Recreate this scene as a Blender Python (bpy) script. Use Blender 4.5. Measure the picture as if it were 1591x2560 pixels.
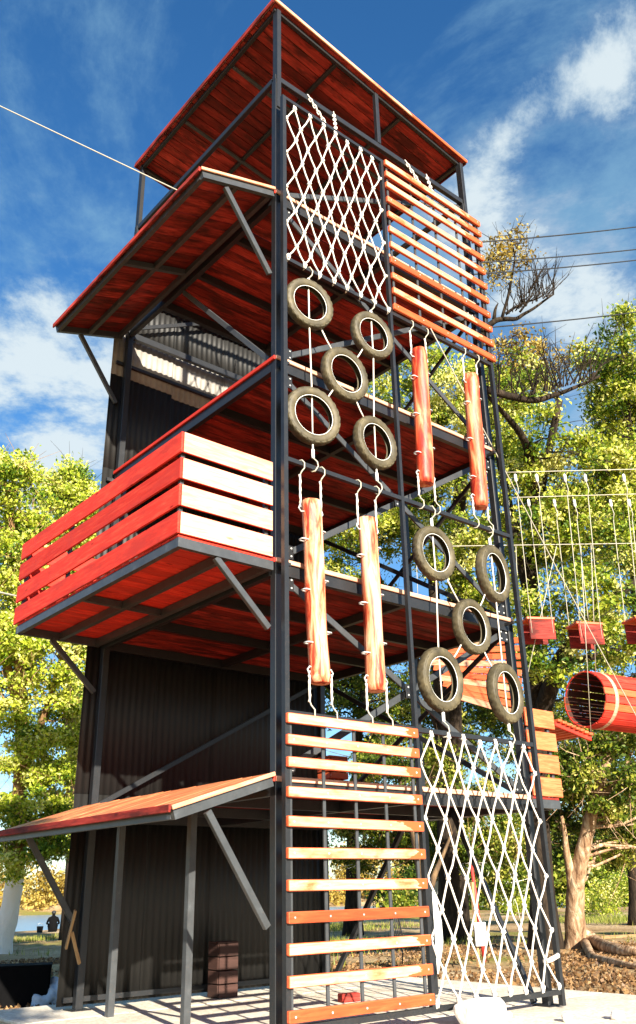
import bpy, bmesh, math, random
import numpy as np
from mathutils import Vector, Matrix, Quaternion

scn = bpy.context.scene
for o in list(bpy.data.objects):
    bpy.data.objects.remove(o, do_unlink=True)
COL = scn.collection

# ------------------------------------------------------------------ camera
CAM = Vector((-4.6776, -6.0359, 1.1111))
YAW, PITCH, ROLL, FPX = 0.7029, 0.4055, -0.0203, 2198.4178     # FPX for a 1591 x 2560 picture
fw = Vector((math.sin(YAW)*math.cos(PITCH), math.cos(YAW)*math.cos(PITCH), math.sin(PITCH)))
rt = Vector((math.cos(YAW), -math.sin(YAW), 0)); up = rt.cross(fw)
cr, sr = math.cos(ROLL), math.sin(ROLL)
rt2 = rt*cr + up*sr; up2 = up*cr - rt*sr
cd = bpy.data.cameras.new('camera'); cam = bpy.data.objects.new('camera', cd); COL.objects.link(cam)
m3 = Matrix((rt2, up2, -fw)).transposed()
cam.matrix_world = Matrix.Translation(CAM) @ m3.to_4x4()
cd.sensor_fit = 'VERTICAL'; cd.sensor_height = 36.0; cd.lens = 36.0*FPX/2560.0
cd.clip_start = 0.05; cd.clip_end = 3000
scn.camera = cam
scn.render.resolution_x = 636; scn.render.resolution_y = 1024

def ray(px, py):
    return rt2*((px-795.5)/FPX) + up2*(-(py-1280)/FPX) + fw
def at(px, py, depth):
    return CAM + ray(px, py)*depth

# ------------------------------------------------------------------ sky and sun
SUN_EL = math.radians(21.5)
TOSUN_H = Vector((-0.27, -0.963, 0)).normalized()
world = bpy.data.worlds.new('World'); scn.world = world; world.use_nodes = True
def build_world():
    nt = world.node_tree; N = nt.nodes; L = nt.links; N.clear()
    out = N.new('ShaderNodeOutputWorld'); bg = N.new('ShaderNodeBackground'); bg.inputs[1].default_value = 0.07
    L.new(bg.outputs[0], out.inputs[0])
    sky = N.new('ShaderNodeTexSky'); sky.sky_type = 'NISHITA'; sky.sun_disc = False
    sky.sun_elevation = SUN_EL; sky.sun_rotation = math.atan2(TOSUN_H.x, TOSUN_H.y)
    sky.air_density = 1.0; sky.dust_density = 0.3; sky.ozone_density = 2.5; sky.altitude = 300
    tc = N.new('ShaderNodeTexCoord')
    hs = N.new('ShaderNodeHueSaturation'); hs.inputs['Saturation'].default_value = 1.28; hs.inputs['Value'].default_value = 1.0
    hs.inputs['Hue'].default_value = 0.503
    L.new(sky.outputs[0], hs.inputs['Color'])
    def mth(op, a, b=None, c=None, clamp=False):
        n = N.new('ShaderNodeMath'); n.operation = op; n.use_clamp = clamp
        for i, v in enumerate((a, b, c)):
            if v is None: continue
            if isinstance(v, (int, float)): n.inputs[i].default_value = v
            else: L.new(v, n.inputs[i])
        return n.outputs[0]
    # cloud layer: direction projected on a flat layer
    sep = N.new('ShaderNodeSeparateXYZ'); L.new(tc.outputs['Generated'], sep.inputs[0])
    zz = mth('MAXIMUM', sep.outputs['Z'], 0.0); zz = mth('ADD', zz, 0.16)
    cx = mth('DIVIDE', sep.outputs['X'], zz); cy = mth('DIVIDE', sep.outputs['Y'], zz)
    cmb = N.new('ShaderNodeCombineXYZ'); L.new(cx, cmb.inputs[0]); L.new(cy, cmb.inputs[1])
    def fbm(scale, detail, rough, off, dist=0.0, st=(1,1,1)):
        mp = N.new('ShaderNodeMapping'); mp.inputs['Location'].default_value = off; mp.inputs['Scale'].default_value = st
        mp.inputs['Rotation'].default_value = (0,0,0.6)
        L.new(cmb.outputs[0], mp.inputs[0])
        n = N.new('ShaderNodeTexNoise'); n.inputs['Scale'].default_value = scale; n.inputs['Detail'].default_value = detail
        n.inputs['Roughness'].default_value = rough; n.inputs['Distortion'].default_value = dist
        L.new(mp.outputs[0], n.inputs['Vector']); return n.outputs[0]
    big = fbm(3.4, 10, 0.66, (3.1, 1.7, 0), 0.15)
    wisp = fbm(2.2, 10, 0.66, (7.3, 2.2, 0.4), 0.35, (1.0, 0.6, 1))
    # where the clouds gather
    def lump(px, py, deg, s):
        d = ray(px, py).normalized()
        vm = N.new('ShaderNodeVectorMath'); vm.operation = 'DOT_PRODUCT'
        L.new(tc.outputs['Generated'], vm.inputs[0]); vm.inputs[1].default_value = d
        k = 1.0/(1-math.cos(math.radians(deg)))
        e = mth('MULTIPLY', mth('SUBTRACT', vm.outputs['Value'], 1.0), k)
        return mth('MULTIPLY', mth('POWER', 2.718, e), s)
    dens = mth('MULTIPLY', mth('SUBTRACT', big, 0.53), 3.4)
    for a in CLOUDS:
        dens = mth('ADD', dens, lump(*a))
    thick = N.new('ShaderNodeMapRange'); thick.interpolation_type = 'SMOOTHSTEP'
    thick.inputs['From Min'].default_value = 0.10; thick.inputs['From Max'].default_value = 0.80
    L.new(dens, thick.inputs['Value'])
    w = mth('ADD', mth('SUBTRACT', wisp, 0.42), mth('MULTIPLY', dens, 0.10))
    wm = N.new('ShaderNodeMapRange'); wm.interpolation_type = 'SMOOTHSTEP'
    wm.inputs['From Min'].default_value = 0.0; wm.inputs['From Max'].default_value = 0.22
    wm.inputs['To Max'].default_value = 0.6
    L.new(w, wm.inputs['Value'])
    tot = mth('MAXIMUM', thick.outputs[0], wm.outputs[0])
    tot = mth('MULTIPLY', tot, 0.93)
    shade = N.new('ShaderNodeMix'); shade.data_type = 'RGBA'
    shade.inputs['A'].default_value = (1.5, 2.75, 3.6, 1); shade.inputs['B'].default_value = (3.7, 4.2, 4.4, 1)
    L.new(thick.outputs[0], shade.inputs['Factor'])
    mix = N.new('ShaderNodeMix'); mix.data_type = 'RGBA'
    L.new(tot, mix.inputs['Factor']); L.new(hs.outputs[0], mix.inputs['A']); L.new(shade.outputs['Result'], mix.inputs['B'])
    L.new(mix.outputs['Result'], bg.inputs[0])
CLOUDS = [(1500, 170, 4, .50), (1420, 235, 3, .36), (1560, 90, 4, .25), (1300, 305, 2.2, .55), (1190, 430, 3, .36), (1230, 520, 4, .22), (1380, 400, 3, -.4), (1330, 640, 9, .42), (1540, 740, 9, .42), (1180, 60, 6, .05),
          (60, 1000, 10, .62), (150, 740, 2.5, .5), (120, 900, 6, .30), (1520, 420, 5, -.4), (1130, 150, 6, -.30), (60, 560, 9, -.2)]
build_world()
sd = bpy.data.lights.new('sun', 'SUN'); sd.energy = 5.0; sd.angle = math.radians(0.55); sd.color = (1.0, 0.91, 0.76)
sun = bpy.data.objects.new('sun', sd); COL.objects.link(sun)
tosun = TOSUN_H*math.cos(SUN_EL) + Vector((0, 0, math.sin(SUN_EL)))
sun.rotation_euler = tosun.to_track_quat('Z', 'Y').to_euler(); sun.location = (-6, -20, 15)
scn.view_settings.view_transform = 'Standard'; scn.view_settings.look = 'None'
scn.view_settings.gamma = 1.0; scn.view_settings.use_curve_mapping = False
scn.view_settings.exposure = 1.6

# ------------------------------------------------------------------ helpers
WM = {}
def put(o, parent=None, mw=None):
    mw = mw if mw is not None else Matrix.Identity(4)
    COL.objects.link(o)
    if parent is not None:
        o.parent = parent; o.matrix_parent_inverse = WM[parent].inverted()
    o.matrix_basis = mw; WM[o] = mw.copy(); return o
def tag(o, label=None, cat=None, group=None, kind=None):
    if label: o['label'] = label
    if cat: o['category'] = cat
    if group: o['group'] = group
    if kind: o['kind'] = kind
    return o
def empty(name, loc, label=None, cat=None, group=None, rz=0.0):
    o = bpy.data.objects.new(name, None); o.empty_display_size = 0.2
    put(o, None, Matrix.Translation(Vector(loc)) @ Matrix.Rotation(rz, 4, 'Z'))
    return tag(o, label, cat, group)

class MB:
    def __init__(s): s.v = []; s.f = []; s.mi = []; s.sm = []
    def quad_mesh(s, vs, fs, mi=0, smooth=False):
        b = len(s.v); s.v += [tuple(v) for v in vs]
        s.f += [tuple(b+i for i in f) for f in fs]; s.mi += [mi]*len(fs); s.sm += [smooth]*len(fs)
    def box(s, c, size, mi=0, rot=None):
        x, y, z = [k/2 for k in size]
        vs = [Vector(p) for p in ((-x,-y,-z),(x,-y,-z),(x,y,-z),(-x,y,-z),(-x,-y,z),(x,-y,z),(x,y,z),(-x,y,z))]
        if rot is not None: vs = [rot @ v for v in vs]
        c = Vector(c)
        s.quad_mesh([v+c for v in vs], [(0,3,2,1),(4,5,6,7),(0,1,5,4),(1,2,6,5),(2,3,7,6),(3,0,4,7)], mi)
    def bar(s, p0, p1, w, t, upv=(0,0,1), mi=0):
        p0 = Vector(p0); p1 = Vector(p1); M = frame(p0, p1, upv)
        s.box((p0+p1)/2, ((p1-p0).length, w, t), mi, M)
    def tube(s, pts, r, n=8, mi=0, cap=True, closed=False):
        pts = [Vector(p) for p in pts]; k = len(pts)
        rs = r if hasattr(r, '__len__') else [r]*k
        vs = []; fs = []; prev = None
        for i, p in enumerate(pts):
            if closed: d = pts[(i+1) % k] - pts[i-1]
            else: d = pts[min(i+1, k-1)] - pts[max(i-1, 0)]
            d.normalize()
            if prev is None: a = d.orthogonal().normalized()
            else: a = (prev - d*prev.dot(d)); a = a.normalized() if a.length > 1e-6 else d.orthogonal().normalized()
            prev = a; b = d.cross(a)
            for j in range(n):
                t = 2*math.pi*j/n; vs.append(p + (a*math.cos(t)+b*math.sin(t))*rs[i])
        for i in range(k if closed else k-1):
            i2 = (i+1) % k
            for j in range(n):
                fs.append((i*n+j, i*n+(j+1) % n, i2*n+(j+1) % n, i2*n+j))
        if cap and not closed:
            fs.append(tuple(range(n-1, -1, -1))); fs.append(tuple((k-1)*n+j for j in range(n)))
        s.quad_mesh(vs, fs, mi, n > 5)
    def mesh(s, name, mats):
        me = bpy.data.meshes.new(name); me.from_pydata(s.v, [], s.f)
        for m in mats: me.materials.append(m)
        me.polygons.foreach_set('material_index', s.mi); me.polygons.foreach_set('use_smooth', s.sm)
        me.update(); return me
    def build(s, name, mats, parent=None, origin=None):
        if not isinstance(mats, (list, tuple)): mats = [mats]
        if origin is not None:
            o3 = Vector(origin); s.v = [tuple(Vector(v)-o3) for v in s.v]
        me = s.mesh(name, mats); o = bpy.data.objects.new(name, me)
        return put(o, parent, Matrix.Translation(Vector(origin)) if origin is not None else None)
def frame(p0, p1, upv=(0,0,1)):
    x = (Vector(p1)-Vector(p0)).normalized(); u = Vector(upv)
    if abs(x.dot(u)) > .999: u = Vector((0,1,0))
    y = u.cross(x).normalized(); z = x.cross(y)
    return Matrix((x, y, z)).transposed()

_cache = {}
def plank_mesh(L, w, t, mats, front=None, ch=0.004):
    """box with chamfered edges; local X along the piece; front = (axis, sign, slot) gives one face its own material"""
    key = (round(L, 3), round(w, 3), round(t, 3), tuple(m.name for m in mats), front, ch)
    if key in _cache: return _cache[key]
    bm = bmesh.new(); bmesh.ops.create_cube(bm, size=1.0)
    for v in bm.verts: v.co.x *= L; v.co.y *= w; v.co.z *= t
    bmesh.ops.bevel(bm, geom=list(bm.edges), offset=min(ch, w*.3, t*.3), segments=1, affect='EDGES')
    if front:
        ax, sg, sl = front
        for f in bm.faces:
            if f.normal[ax]*sg > .9: f.material_index = sl
    me = bpy.data.meshes.new('piece'); bm.to_mesh(me); bm.free()
    for m in mats: me.materials.append(m)
    _cache[key] = me; return me
def piece(name, p0, p1, w, t, mats, parent, upv=(0,0,1), front=None, jit=0.0, rng=None, ch=0.004):
    if not isinstance(mats, (list, tuple)): mats = [mats]
    p0 = Vector(p0); p1 = Vector(p1)
    me = plank_mesh((p1-p0).length, w, t, mats, front, ch)
    o = bpy.data.objects.new(name, me)
    R = frame(p0, p1, upv).to_4x4(); c = (p0+p1)/2
    if jit and rng:
        c = c + Vector((rng.uniform(-1,1)*jit*.6, rng.uniform(-1,1)*jit*.4, rng.uniform(-1,1)*jit*.5))
        R = R @ Matrix.Rotation(rng.uniform(-1,1)*jit*.35, 4, 'Z') @ Matrix.Rotation(rng.uniform(-1,1)*jit*1.2, 4, 'X')
    return put(o, parent, Matrix.Translation(c) @ R)

# ------------------------------------------------------------------ materials
def newmat(name):
    m = bpy.data.materials.new(name); m.use_nodes = True
    nt = m.node_tree; b = nt.nodes['Principled BSDF']; return m, nt, nt.nodes, nt.links, b
def ramp(N, stops):
    r = N.new('ShaderNodeValToRGB'); e = r.color_ramp.elements
    e[0].position, e[0].color = stops[0][0], (*stops[0][1], 1); e[1].position, e[1].color = stops[-1][0], (*stops[-1][1], 1)
    for p, c in stops[1:-1]:
        k = e.new(p); k.color = (*c, 1)
    return r
def noise(N, L, vec, scale, detail=4, rough=.55, dist=0.0):
    n = N.new('ShaderNodeTexNoise'); n.inputs['Scale'].default_value = scale; n.inputs['Detail'].default_value = detail
    n.inputs['Roughness'].default_value = rough; n.inputs['Distortion'].default_value = dist
    if vec is not None: L.new(vec, n.inputs['Vector'])
    return n
def objvec(N, L, scale=(1,1,1), rand=True):
    tc = N.new('ShaderNodeTexCoord'); mp = N.new('ShaderNodeMapping'); mp.inputs['Scale'].default_value = scale
    if rand:
        oi = N.new('ShaderNodeObjectInfo'); vm = N.new('ShaderNodeVectorMath'); vm.operation = 'ADD'
        ml = N.new('ShaderNodeMath'); ml.operation = 'MULTIPLY'; ml.inputs[1].default_value = 37.0
        L.new(oi.outputs['Random'], ml.inputs[0]); L.new(tc.outputs['Object'], vm.inputs[0]); L.new(ml.outputs[0], vm.inputs[1])
        L.new(vm.outputs[0], mp.inputs[0])
    else: L.new(tc.outputs['Object'], mp.inputs[0])
    return mp.outputs[0]
def bump(N, L, b, h, dist=.004, strength=.6):
    bn = N.new('ShaderNodeBump'); bn.inputs['Distance'].default_value = dist; bn.inputs['Strength'].default_value = strength
    L.new(h, bn.inputs['Height']); L.new(bn.outputs[0], b.inputs['Normal'])
def mixc(N, L, fac, a, b2, mode='MIX'):
    x = N.new('ShaderNodeMix'); x.data_type = 'RGBA'; x.blend_type = mode
    for nm, v in (('Factor', fac), ('A', a), ('B', b2)):
        if isinstance(v, (int, float)): x.inputs[nm].default_value = v
        elif isinstance(v, tuple): x.inputs[nm].default_value = (*v, 1)
        else: L.new(v, x.inputs[nm])
    return x.outputs['Result']
def wood(name, dark, mid, light, rough=.6, knots=.5, patch=None, spec=.35, blot=None, endshade=None, span=(.74, 1.12)):
    m, nt, N, L, b = newmat(name)
    v = objvec(N, L, (1.2, 14, 14)); g = noise(N, L, v, 3.0, 6, .6, .6)
    rp = ramp(N, [(.28, dark), (.5, mid), (.74, light)]); L.new(g.outputs[0], rp.inputs[0])
    oi = N.new('ShaderNodeObjectInfo')
    mr = N.new('ShaderNodeMapRange'); mr.inputs['To Min'].default_value = span[0]; mr.inputs['To Max'].default_value = span[1]
    L.new(oi.outputs['Random'], mr.inputs['Value'])
    c = mixc(N, L, 1.0, rp.outputs[0], (1,1,1), 'MULTIPLY')
    hsv = N.new('ShaderNodeHueSaturation'); L.new(mr.outputs[0], hsv.inputs['Value']); L.new(c, hsv.inputs['Color']); c = hsv.outputs[0]
    # knots
    v2 = objvec(N, L, (1.6, 5, 5)); vo = N.new('ShaderNodeTexVoronoi'); vo.inputs['Scale'].default_value = 1.6; L.new(v2, vo.inputs['Vector'])
    kr = ramp(N, [(.06, (1,1,1)), (.13, (0,0,0))]); L.new(vo.outputs['Distance'], kr.inputs[0])
    kf = N.new('ShaderNodeMath'); kf.operation = 'MULTIPLY'; kf.inputs[1].default_value = knots; L.new(kr.outputs[0], kf.inputs[0])
    c = mixc(N, L, kf.outputs[0], c, tuple(k*.35 for k in dark))
    if patch:
        v3 = objvec(N, L, (1.0, 2.5, 2.5)); n3 = noise(N, L, v3, 1.7, 5, .6)
        pr = ramp(N, [(.53, (0,0,0)), (.66, (1,1,1))]); L.new(n3.outputs[0], pr.inputs[0]); c = mixc(N, L, pr.outputs[0], c, patch)
    if blot:
        v4 = objvec(N, L, (1.1, 4, 4)); n4 = noise(N, L, v4, 1.6, 6, .65)
        pr = ramp(N, [(.43, (0,0,0)), (.62, (.9,.9,.9))]); L.new(n4.outputs[0], pr.inputs[0])
        c = mixc(N, L, pr.outputs[0], c, blot)
    if endshade:        # shadow on the right end, put into the colour
        tc = N.new('ShaderNodeTexCoord'); sx = N.new('ShaderNodeSeparateXYZ'); L.new(tc.outputs['Object'], sx.inputs[0])
        n5 = noise(N, L, objvec(N, L, (1.5, 6, 6)), 1.3, 4, .6)
        ma = N.new('ShaderNodeMath'); ma.operation = 'MULTIPLY_ADD'; ma.inputs[1].default_value = .9; L.new(n5.outputs[0], ma.inputs[0]); L.new(sx.outputs['X'], ma.inputs[2])
        er = ramp(N, [(.98, (0,0,0)), (1.0, (1,1,1))]); mv = N.new('ShaderNodeMath'); mv.operation = 'SUBTRACT'; mv.inputs[1].default_value = .06; L.new(ma.outputs[0], mv.inputs[0])
        L.new(mv.outputs[0], er.inputs[0]); c = mixc(N, L, er.outputs[0], c, endshade)
    L.new(c, b.inputs['Base Color']); b.inputs['Roughness'].default_value = rough
    b.inputs['Specular IOR Level'].default_value = spec
    bump(N, L, b, g.outputs[0], .003, .5); return m
M = {}
M['red'] = wood('red_stained_wood', (.17,.016,.012), (.40,.040,.029), (.56,.075,.052), .7, .8, spec=.15, blot=(.055,.012,.010), span=(.4, 1.25))
M['red_board'] = wood('red_painted_board', (.58,.030,.018), (.76,.046,.028), (.84,.10,.055), .7, .9, spec=.15, span=(.72, 1.08), blot=(.46,.035,.026))
M['pale'] = wood('sunlit_bleached_wood', (.56,.20,.10), (.72,.35,.21), (.80,.47,.31), .65, .6, patch=(.56,.12,.04), endshade=(.50,.09,.025), spec=.25)  # bleached wood; sunlit fronts and shadowed right ends are put into the colour
M['pale2'] = wood('sunlit_rail_board', (.50,.23,.14), (.64,.36,.24), (.74,.48,.35), .65, .7, spec=.25)  # sunlight on the front boards and strips, put into the colour
M['orange'] = wood('orange_stained_wood', (.30,.045,.010), (.42,.07,.016), (.50,.11,.03), .6, .5)
M['ored'] = wood('orange_red_stained_edge', (.55,.08,.03), (.68,.12,.04), (.72,.18,.07), .5, .3)
M['honey'] = wood('honey_stained_wood', (.34,.09,.025), (.50,.17,.06), (.62,.28,.12), .6, .5, patch=(.44,.08,.02))
M['awn'] = wood('faded_orange_plank', (.52,.13,.045), (.66,.22,.09), (.76,.36,.18), .42, .4, patch=(.58,.10,.03), spec=.4)
M['dim'] = wood('shaded_barrel_wood', (.03,.012,.008), (.06,.022,.014), (.09,.03,.02), .8, .3)  # barrel inside: its shade is put into the colour
M['dimred'] = wood('faded_red_box_wood', (.035,.016,.012), (.055,.024,.018), (.07,.032,.025), .8, .3)
M['raw'] = wood('weathered_timber', (.22,.12,.05), (.36,.22,.10), (.46,.30,.15), .8, .3)

def steel(name, col, rough=.42, spec=.5, rust=.25):
    m, nt, N, L, b = newmat(name)
    v = objvec(N, L, (1,1,1)); n = noise(N, L, v, 9, 6, .65); n2 = noise(N, L, v, 55, 3, .6)
    rp = ramp(N, [(.3, tuple(c*.7 for c in col)), (.62, col), (.8, tuple(min(1, c*1.8) for c in col))]); L.new(n.outputs[0], rp.inputs[0])
    rr = ramp(N, [(.60, (0,0,0)), (.75, (rust,)*3)]); L.new(n2.outputs[0], rr.inputs[0])
    c = mixc(N, L, rr.outputs[0], rp.outputs[0], (.16,.09,.05)); L.new(c, b.inputs['Base Color'])
    b.inputs['Roughness'].default_value = rough; b.inputs['Specular IOR Level'].default_value = spec
    bump(N, L, b, n2.outputs[0], .001, .4); return m
M['steel'] = steel('dark_painted_steel', (.015,.0165,.019))
M['steel2'] = steel('grey_painted_steel', (.052,.057,.062), .4)
M['galv'] = steel('zinc_steel', (.55,.56,.56), .35, .6, .1)

def plain(name, col, rough=.7, var=.25, scale=12, bumpd=.002, spec=.4):
    m, nt, N, L, b = newmat(name)
    v = objvec(N, L); n = noise(N, L, v, scale, 5, .6)
    rp = ramp(N, [(.3, tuple(c*(1-var) for c in col)), (.7, tuple(min(1, c*(1+var)) for c in col))]); L.new(n.outputs[0], rp.inputs[0])
    L.new(rp.outputs[0], b.inputs['Base Color']); b.inputs['Roughness'].default_value = rough; b.inputs['Specular IOR Level'].default_value = spec
    bump(N, L, b, n.outputs[0], bumpd, .6); return m
M['rope'] = plain('white_rope', (.74,.68,.60), .85, .12, 60, .002, .2)
M['cable'] = plain('pale_steel_cable', (.42,.39,.31), .5, .15, 40)
M['darkcable'] = plain('black_cable', (.02,.02,.022), .6)
M['plastic'] = plain('white_plastic', (.88,.88,.86), .5, .05)
M['black'] = plain('black_cloth', (.0035,.0035,.004), .95, spec=.1)
M['skin'] = plain('skin', (.25,.13,.08), .6)
M['bluebag'] = plain('pale_blue_sheet', (.55,.64,.74), .6, .3, 9, .03)
M['stone'] = plain('white_stone', (.88,.86,.80), .85, .08, 7, .02)
M['redpaint'] = plain('red_paint', (.6,.04,.03), .5)
def rubber():
    m, nt, N, L, b = newmat('dusty_tyre_rubber')
    v = objvec(N, L); n = noise(N, L, v, 6, 6, .65); n2 = noise(N, L, v, 70, 3, .6)
    rp = ramp(N, [(.3, (.034,.028,.015)), (.52, (.078,.063,.033)), (.75, (.15,.12,.062))]); L.new(n.outputs[0], rp.inputs[0])
    L.new(rp.outputs[0], b.inputs['Base Color']); b.inputs['Roughness'].default_value = .6; b.inputs['Specular IOR Level'].default_value = .45
    bump(N, L, b, n2.outputs[0], .002, .5); return m
M['rubber'] = rubber()
def logmat():
    m, nt, N, L, b = newmat('varnished_peeled_log')
    v = objvec(N, L, (7, 7, .9)); n = noise(N, L, v, 1.6, 7, .62, .8)
    rp = ramp(N, [(.37, (.22,.014,.006)), (.43, (.48,.055,.018)), (.49, (.68,.22,.10)), (.60, (.82,.48,.30))]); L.new(n.outputs[0], rp.inputs[0])
    L.new(rp.outputs[0], b.inputs['Base Color']); b.inputs['Roughness'].default_value = .5
    bump(N, L, b, n.outputs[0], .012, .6); return m
M['log'] = logmat()
def logmat2():
    m, nt, N, L, b = newmat('red_varnished_peeled_log')
    v = objvec(N, L, (7, 7, .9)); n = noise(N, L, v, 1.6, 7, .62, .8)
    rp = ramp(N, [(.37, (.24,.012,.005)), (.46, (.46,.04,.013)), (.54, (.62,.12,.045)), (.68, (.78,.36,.18))]); L.new(n.outputs[0], rp.inputs[0])
    L.new(rp.outputs[0], b.inputs['Base Color']); b.inputs['Roughness'].default_value = .5
    bump(N, L, b, n.outputs[0], .012, .6); return m
M['log2'] = logmat2()
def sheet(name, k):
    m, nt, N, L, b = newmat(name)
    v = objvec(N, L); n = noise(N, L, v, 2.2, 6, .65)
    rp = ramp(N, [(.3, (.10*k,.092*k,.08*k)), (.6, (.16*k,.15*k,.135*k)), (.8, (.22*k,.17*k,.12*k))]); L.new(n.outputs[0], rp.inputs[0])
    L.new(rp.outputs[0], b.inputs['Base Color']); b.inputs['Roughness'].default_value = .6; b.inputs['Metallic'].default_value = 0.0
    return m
M['sheet'] = sheet('shaded_corrugated_sheet', .05); M['sheet_lit'] = sheet('sunlit_corrugated_sheet', 1.7)  # shade and sun patch of one wall, put into two sheet colours
def concrete():
    m, nt, N, L, b = newmat('pale_concrete')
    tc = N.new('ShaderNodeTexCoord'); n = noise(N, L, tc.outputs['Object'], .9, 8, .65); n2 = noise(N, L, tc.outputs['Object'], 26, 4, .6)
    rp = ramp(N, [(.3, (.58,.50,.40)), (.5, (.74,.68,.57)), (.7, (.80,.75,.66))]); L.new(n.outputs[0], rp.inputs[0])
    r2 = ramp(N, [(.35, (.72,.68,.62)), (.6, (1,1,1))]); L.new(n2.outputs[0], r2.inputs[0])
    c = mixc(N, L, 1.0, rp.outputs[0], r2.outputs[0], 'MULTIPLY'); L.new(c, b.inputs['Base Color'])
    b.inputs['Roughness'].default_value = .9; bump(N, L, b, n2.outputs[0], .006, .6); return m
M['concrete'] = concrete()
def earth():
    m, nt, N, L, b = newmat('dry_earth')
    tc = N.new('ShaderNodeTexCoord'); n = noise(N, L, tc.outputs['Object'], .35, 9, .62); n2 = noise(N, L, tc.outputs['Object'], 9, 8, .7)
    rp = ramp(N, [(.32, (.24,.145,.06)), (.5, (.48,.33,.17)), (.66, (.66,.52,.33))]); L.new(n.outputs[0], rp.inputs[0])
    r2 = ramp(N, [(.32, (.42,.34,.28)), (.55, (1,1,1)), (.75, (1.15,1.1,1.0))]); L.new(n2.outputs[0], r2.inputs[0])
    c = mixc(N, L, 1.0, rp.outputs[0], r2.outputs[0], 'MULTIPLY')
    gr = noise(N, L, tc.outputs['Object'], .12, 5, .6); gm = ramp(N, [(.52, (0,0,0)), (.62, (1,1,1))]); L.new(gr.outputs[0], gm.inputs[0])
    g2 = ramp(N, [(.35, (.14,.13,.025)), (.7, (.36,.32,.08))]); L.new(n2.outputs[0], g2.inputs[0])
    c = mixc(N, L, gm.outputs[0], c, g2.outputs[0]); L.new(c, b.inputs['Base Color'])
    b.inputs['Roughness'].default_value = .95; b.inputs['Specular IOR Level'].default_value = .15
    bump(N, L, b, n2.outputs[0], .05, .8); return m
M['earth'] = earth()
def water():
    m, nt, N, L, b = newmat('river_water')
    tc = N.new('ShaderNodeTexCoord'); mp = N.new('ShaderNodeMapping'); mp.inputs['Scale'].default_value = (1, 2.2, 1); L.new(tc.outputs['Object'], mp.inputs[0])
    n = noise(N, L, mp.outputs[0], .9, 4, .6)
    b.inputs['Base Color'].default_value = (.20,.31,.38,1); b.inputs['Roughness'].default_value = .3; b.inputs['Specular IOR Level'].default_value = .9
    bump(N, L, b, n.outputs[0], .05, .35); return m
M['water'] = water()
def bark(name, c1, c2, c3, limewash=None):
    m, nt, N, L, b = newmat(name)
    tc = N.new('ShaderNodeTexCoord'); mp = N.new('ShaderNodeMapping'); mp.inputs['Scale'].default_value = (3.2, 3.2, .8); L.new(tc.outputs['Object'], mp.inputs[0])
    n = noise(N, L, mp.outputs[0], 2.6, 8, .65, .5)
    rp = ramp(N, [(.34, c1), (.5, c2), (.68, c3)]); L.new(n.outputs[0], rp.inputs[0]); c = rp.outputs[0]
    if limewash:
        sp = N.new('ShaderNodeSeparateXYZ'); L.new(tc.outputs['Object'], sp.inputs[0])
        ad = N.new('ShaderNodeMath'); ad.operation = 'MULTIPLY_ADD'; ad.inputs[1].default_value = .25; L.new(n.outputs[0], ad.inputs[0]); L.new(sp.outputs['Z'], ad.inputs[2])
        rr = ramp(N, [(.49, (1,1,1)), (.51, (0,0,0))])
        dv = N.new('ShaderNodeMath'); dv.operation = 'MULTIPLY'; dv.inputs[1].default_value = .5/limewash; L.new(ad.outputs[0], dv.inputs[0])
        L.new(dv.outputs[0], rr.inputs[0]); c = mixc(N, L, rr.outputs[0], c, (.85,.83,.78))
    L.new(c, b.inputs['Base Color']); b.inputs['Roughness'].default_value = .9; b.inputs['Specular IOR Level'].default_value = .2
    bump(N, L, b, n.outputs[0], .05, .9); return m
M['bark'] = bark('brown_bark', (.05,.03,.018), (.13,.085,.05), (.26,.17,.09))
M['bark_dark'] = bark('dark_bark', (.010,.007,.005), (.026,.018,.012), (.06,.042,.028))
M['bark_pale'] = bark('pale_peeling_bark', (.11,.055,.028), (.34,.21,.12), (.66,.52,.36))
M['bark_lime'] = bark('limewashed_bark', (.10,.05,.025), (.28,.16,.07), (.42,.26,.12), 2.2)
def leafmat(name, stops, trans=.4):
    m, nt, N, L, b = newmat(name)
    a = N.new('ShaderNodeAttribute'); a.attribute_name = 'tint'
    rp = ramp(N, stops); L.new(a.outputs['Fac'], rp.inputs[0])
    L.new(rp.outputs[0], b.inputs['Base Color']); b.inputs['Roughness'].default_value = .5; b.inputs['Specular IOR Level'].default_value = .3
    t = N.new('ShaderNodeBsdfTranslucent'); L.new(rp.outputs[0], t.inputs['Color'])
    mx = N.new('ShaderNodeMixShader'); mx.inputs[0].default_value = trans
    out = N['Material Output']; L.new(b.outputs[0], mx.inputs[1]); L.new(t.outputs[0], mx.inputs[2]); L.new(mx.outputs[0], out.inputs['Surface'])
    return m
M['leaf'] = leafmat('green_leaves', [(0, (.06,.13,.012)), (.36, (.22,.31,.02)), (.68, (.52,.53,.05)), (1, (.84,.80,.30))])
M['leaf_y'] = leafmat('yellow_green_leaves', [(0, (.07,.15,.010)), (.32, (.32,.42,.025)), (.65, (.60,.64,.06)), (1, (.84,.82,.30))])
M['leaf_d'] = leafmat('dark_green_leaves', [(0, (.03,.065,.008)), (.5, (.13,.19,.016)), (.82, (.34,.35,.035)), (1, (.60,.55,.14))])
M['leaf_a'] = leafmat('autumn_leaves', [(0, (.16,.10,.02)), (.5, (.42,.30,.05)), (1, (.66,.52,.16))])
M['litter'] = leafmat('fallen_leaves', [(0, (.07,.035,.015)), (.5, (.19,.10,.04)), (1, (.36,.22,.10))], .1)
M['grass'] = leafmat('grass_blades', [(0, (.06,.10,.012)), (.5, (.20,.24,.03)), (1, (.46,.42,.10))], .3)

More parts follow.
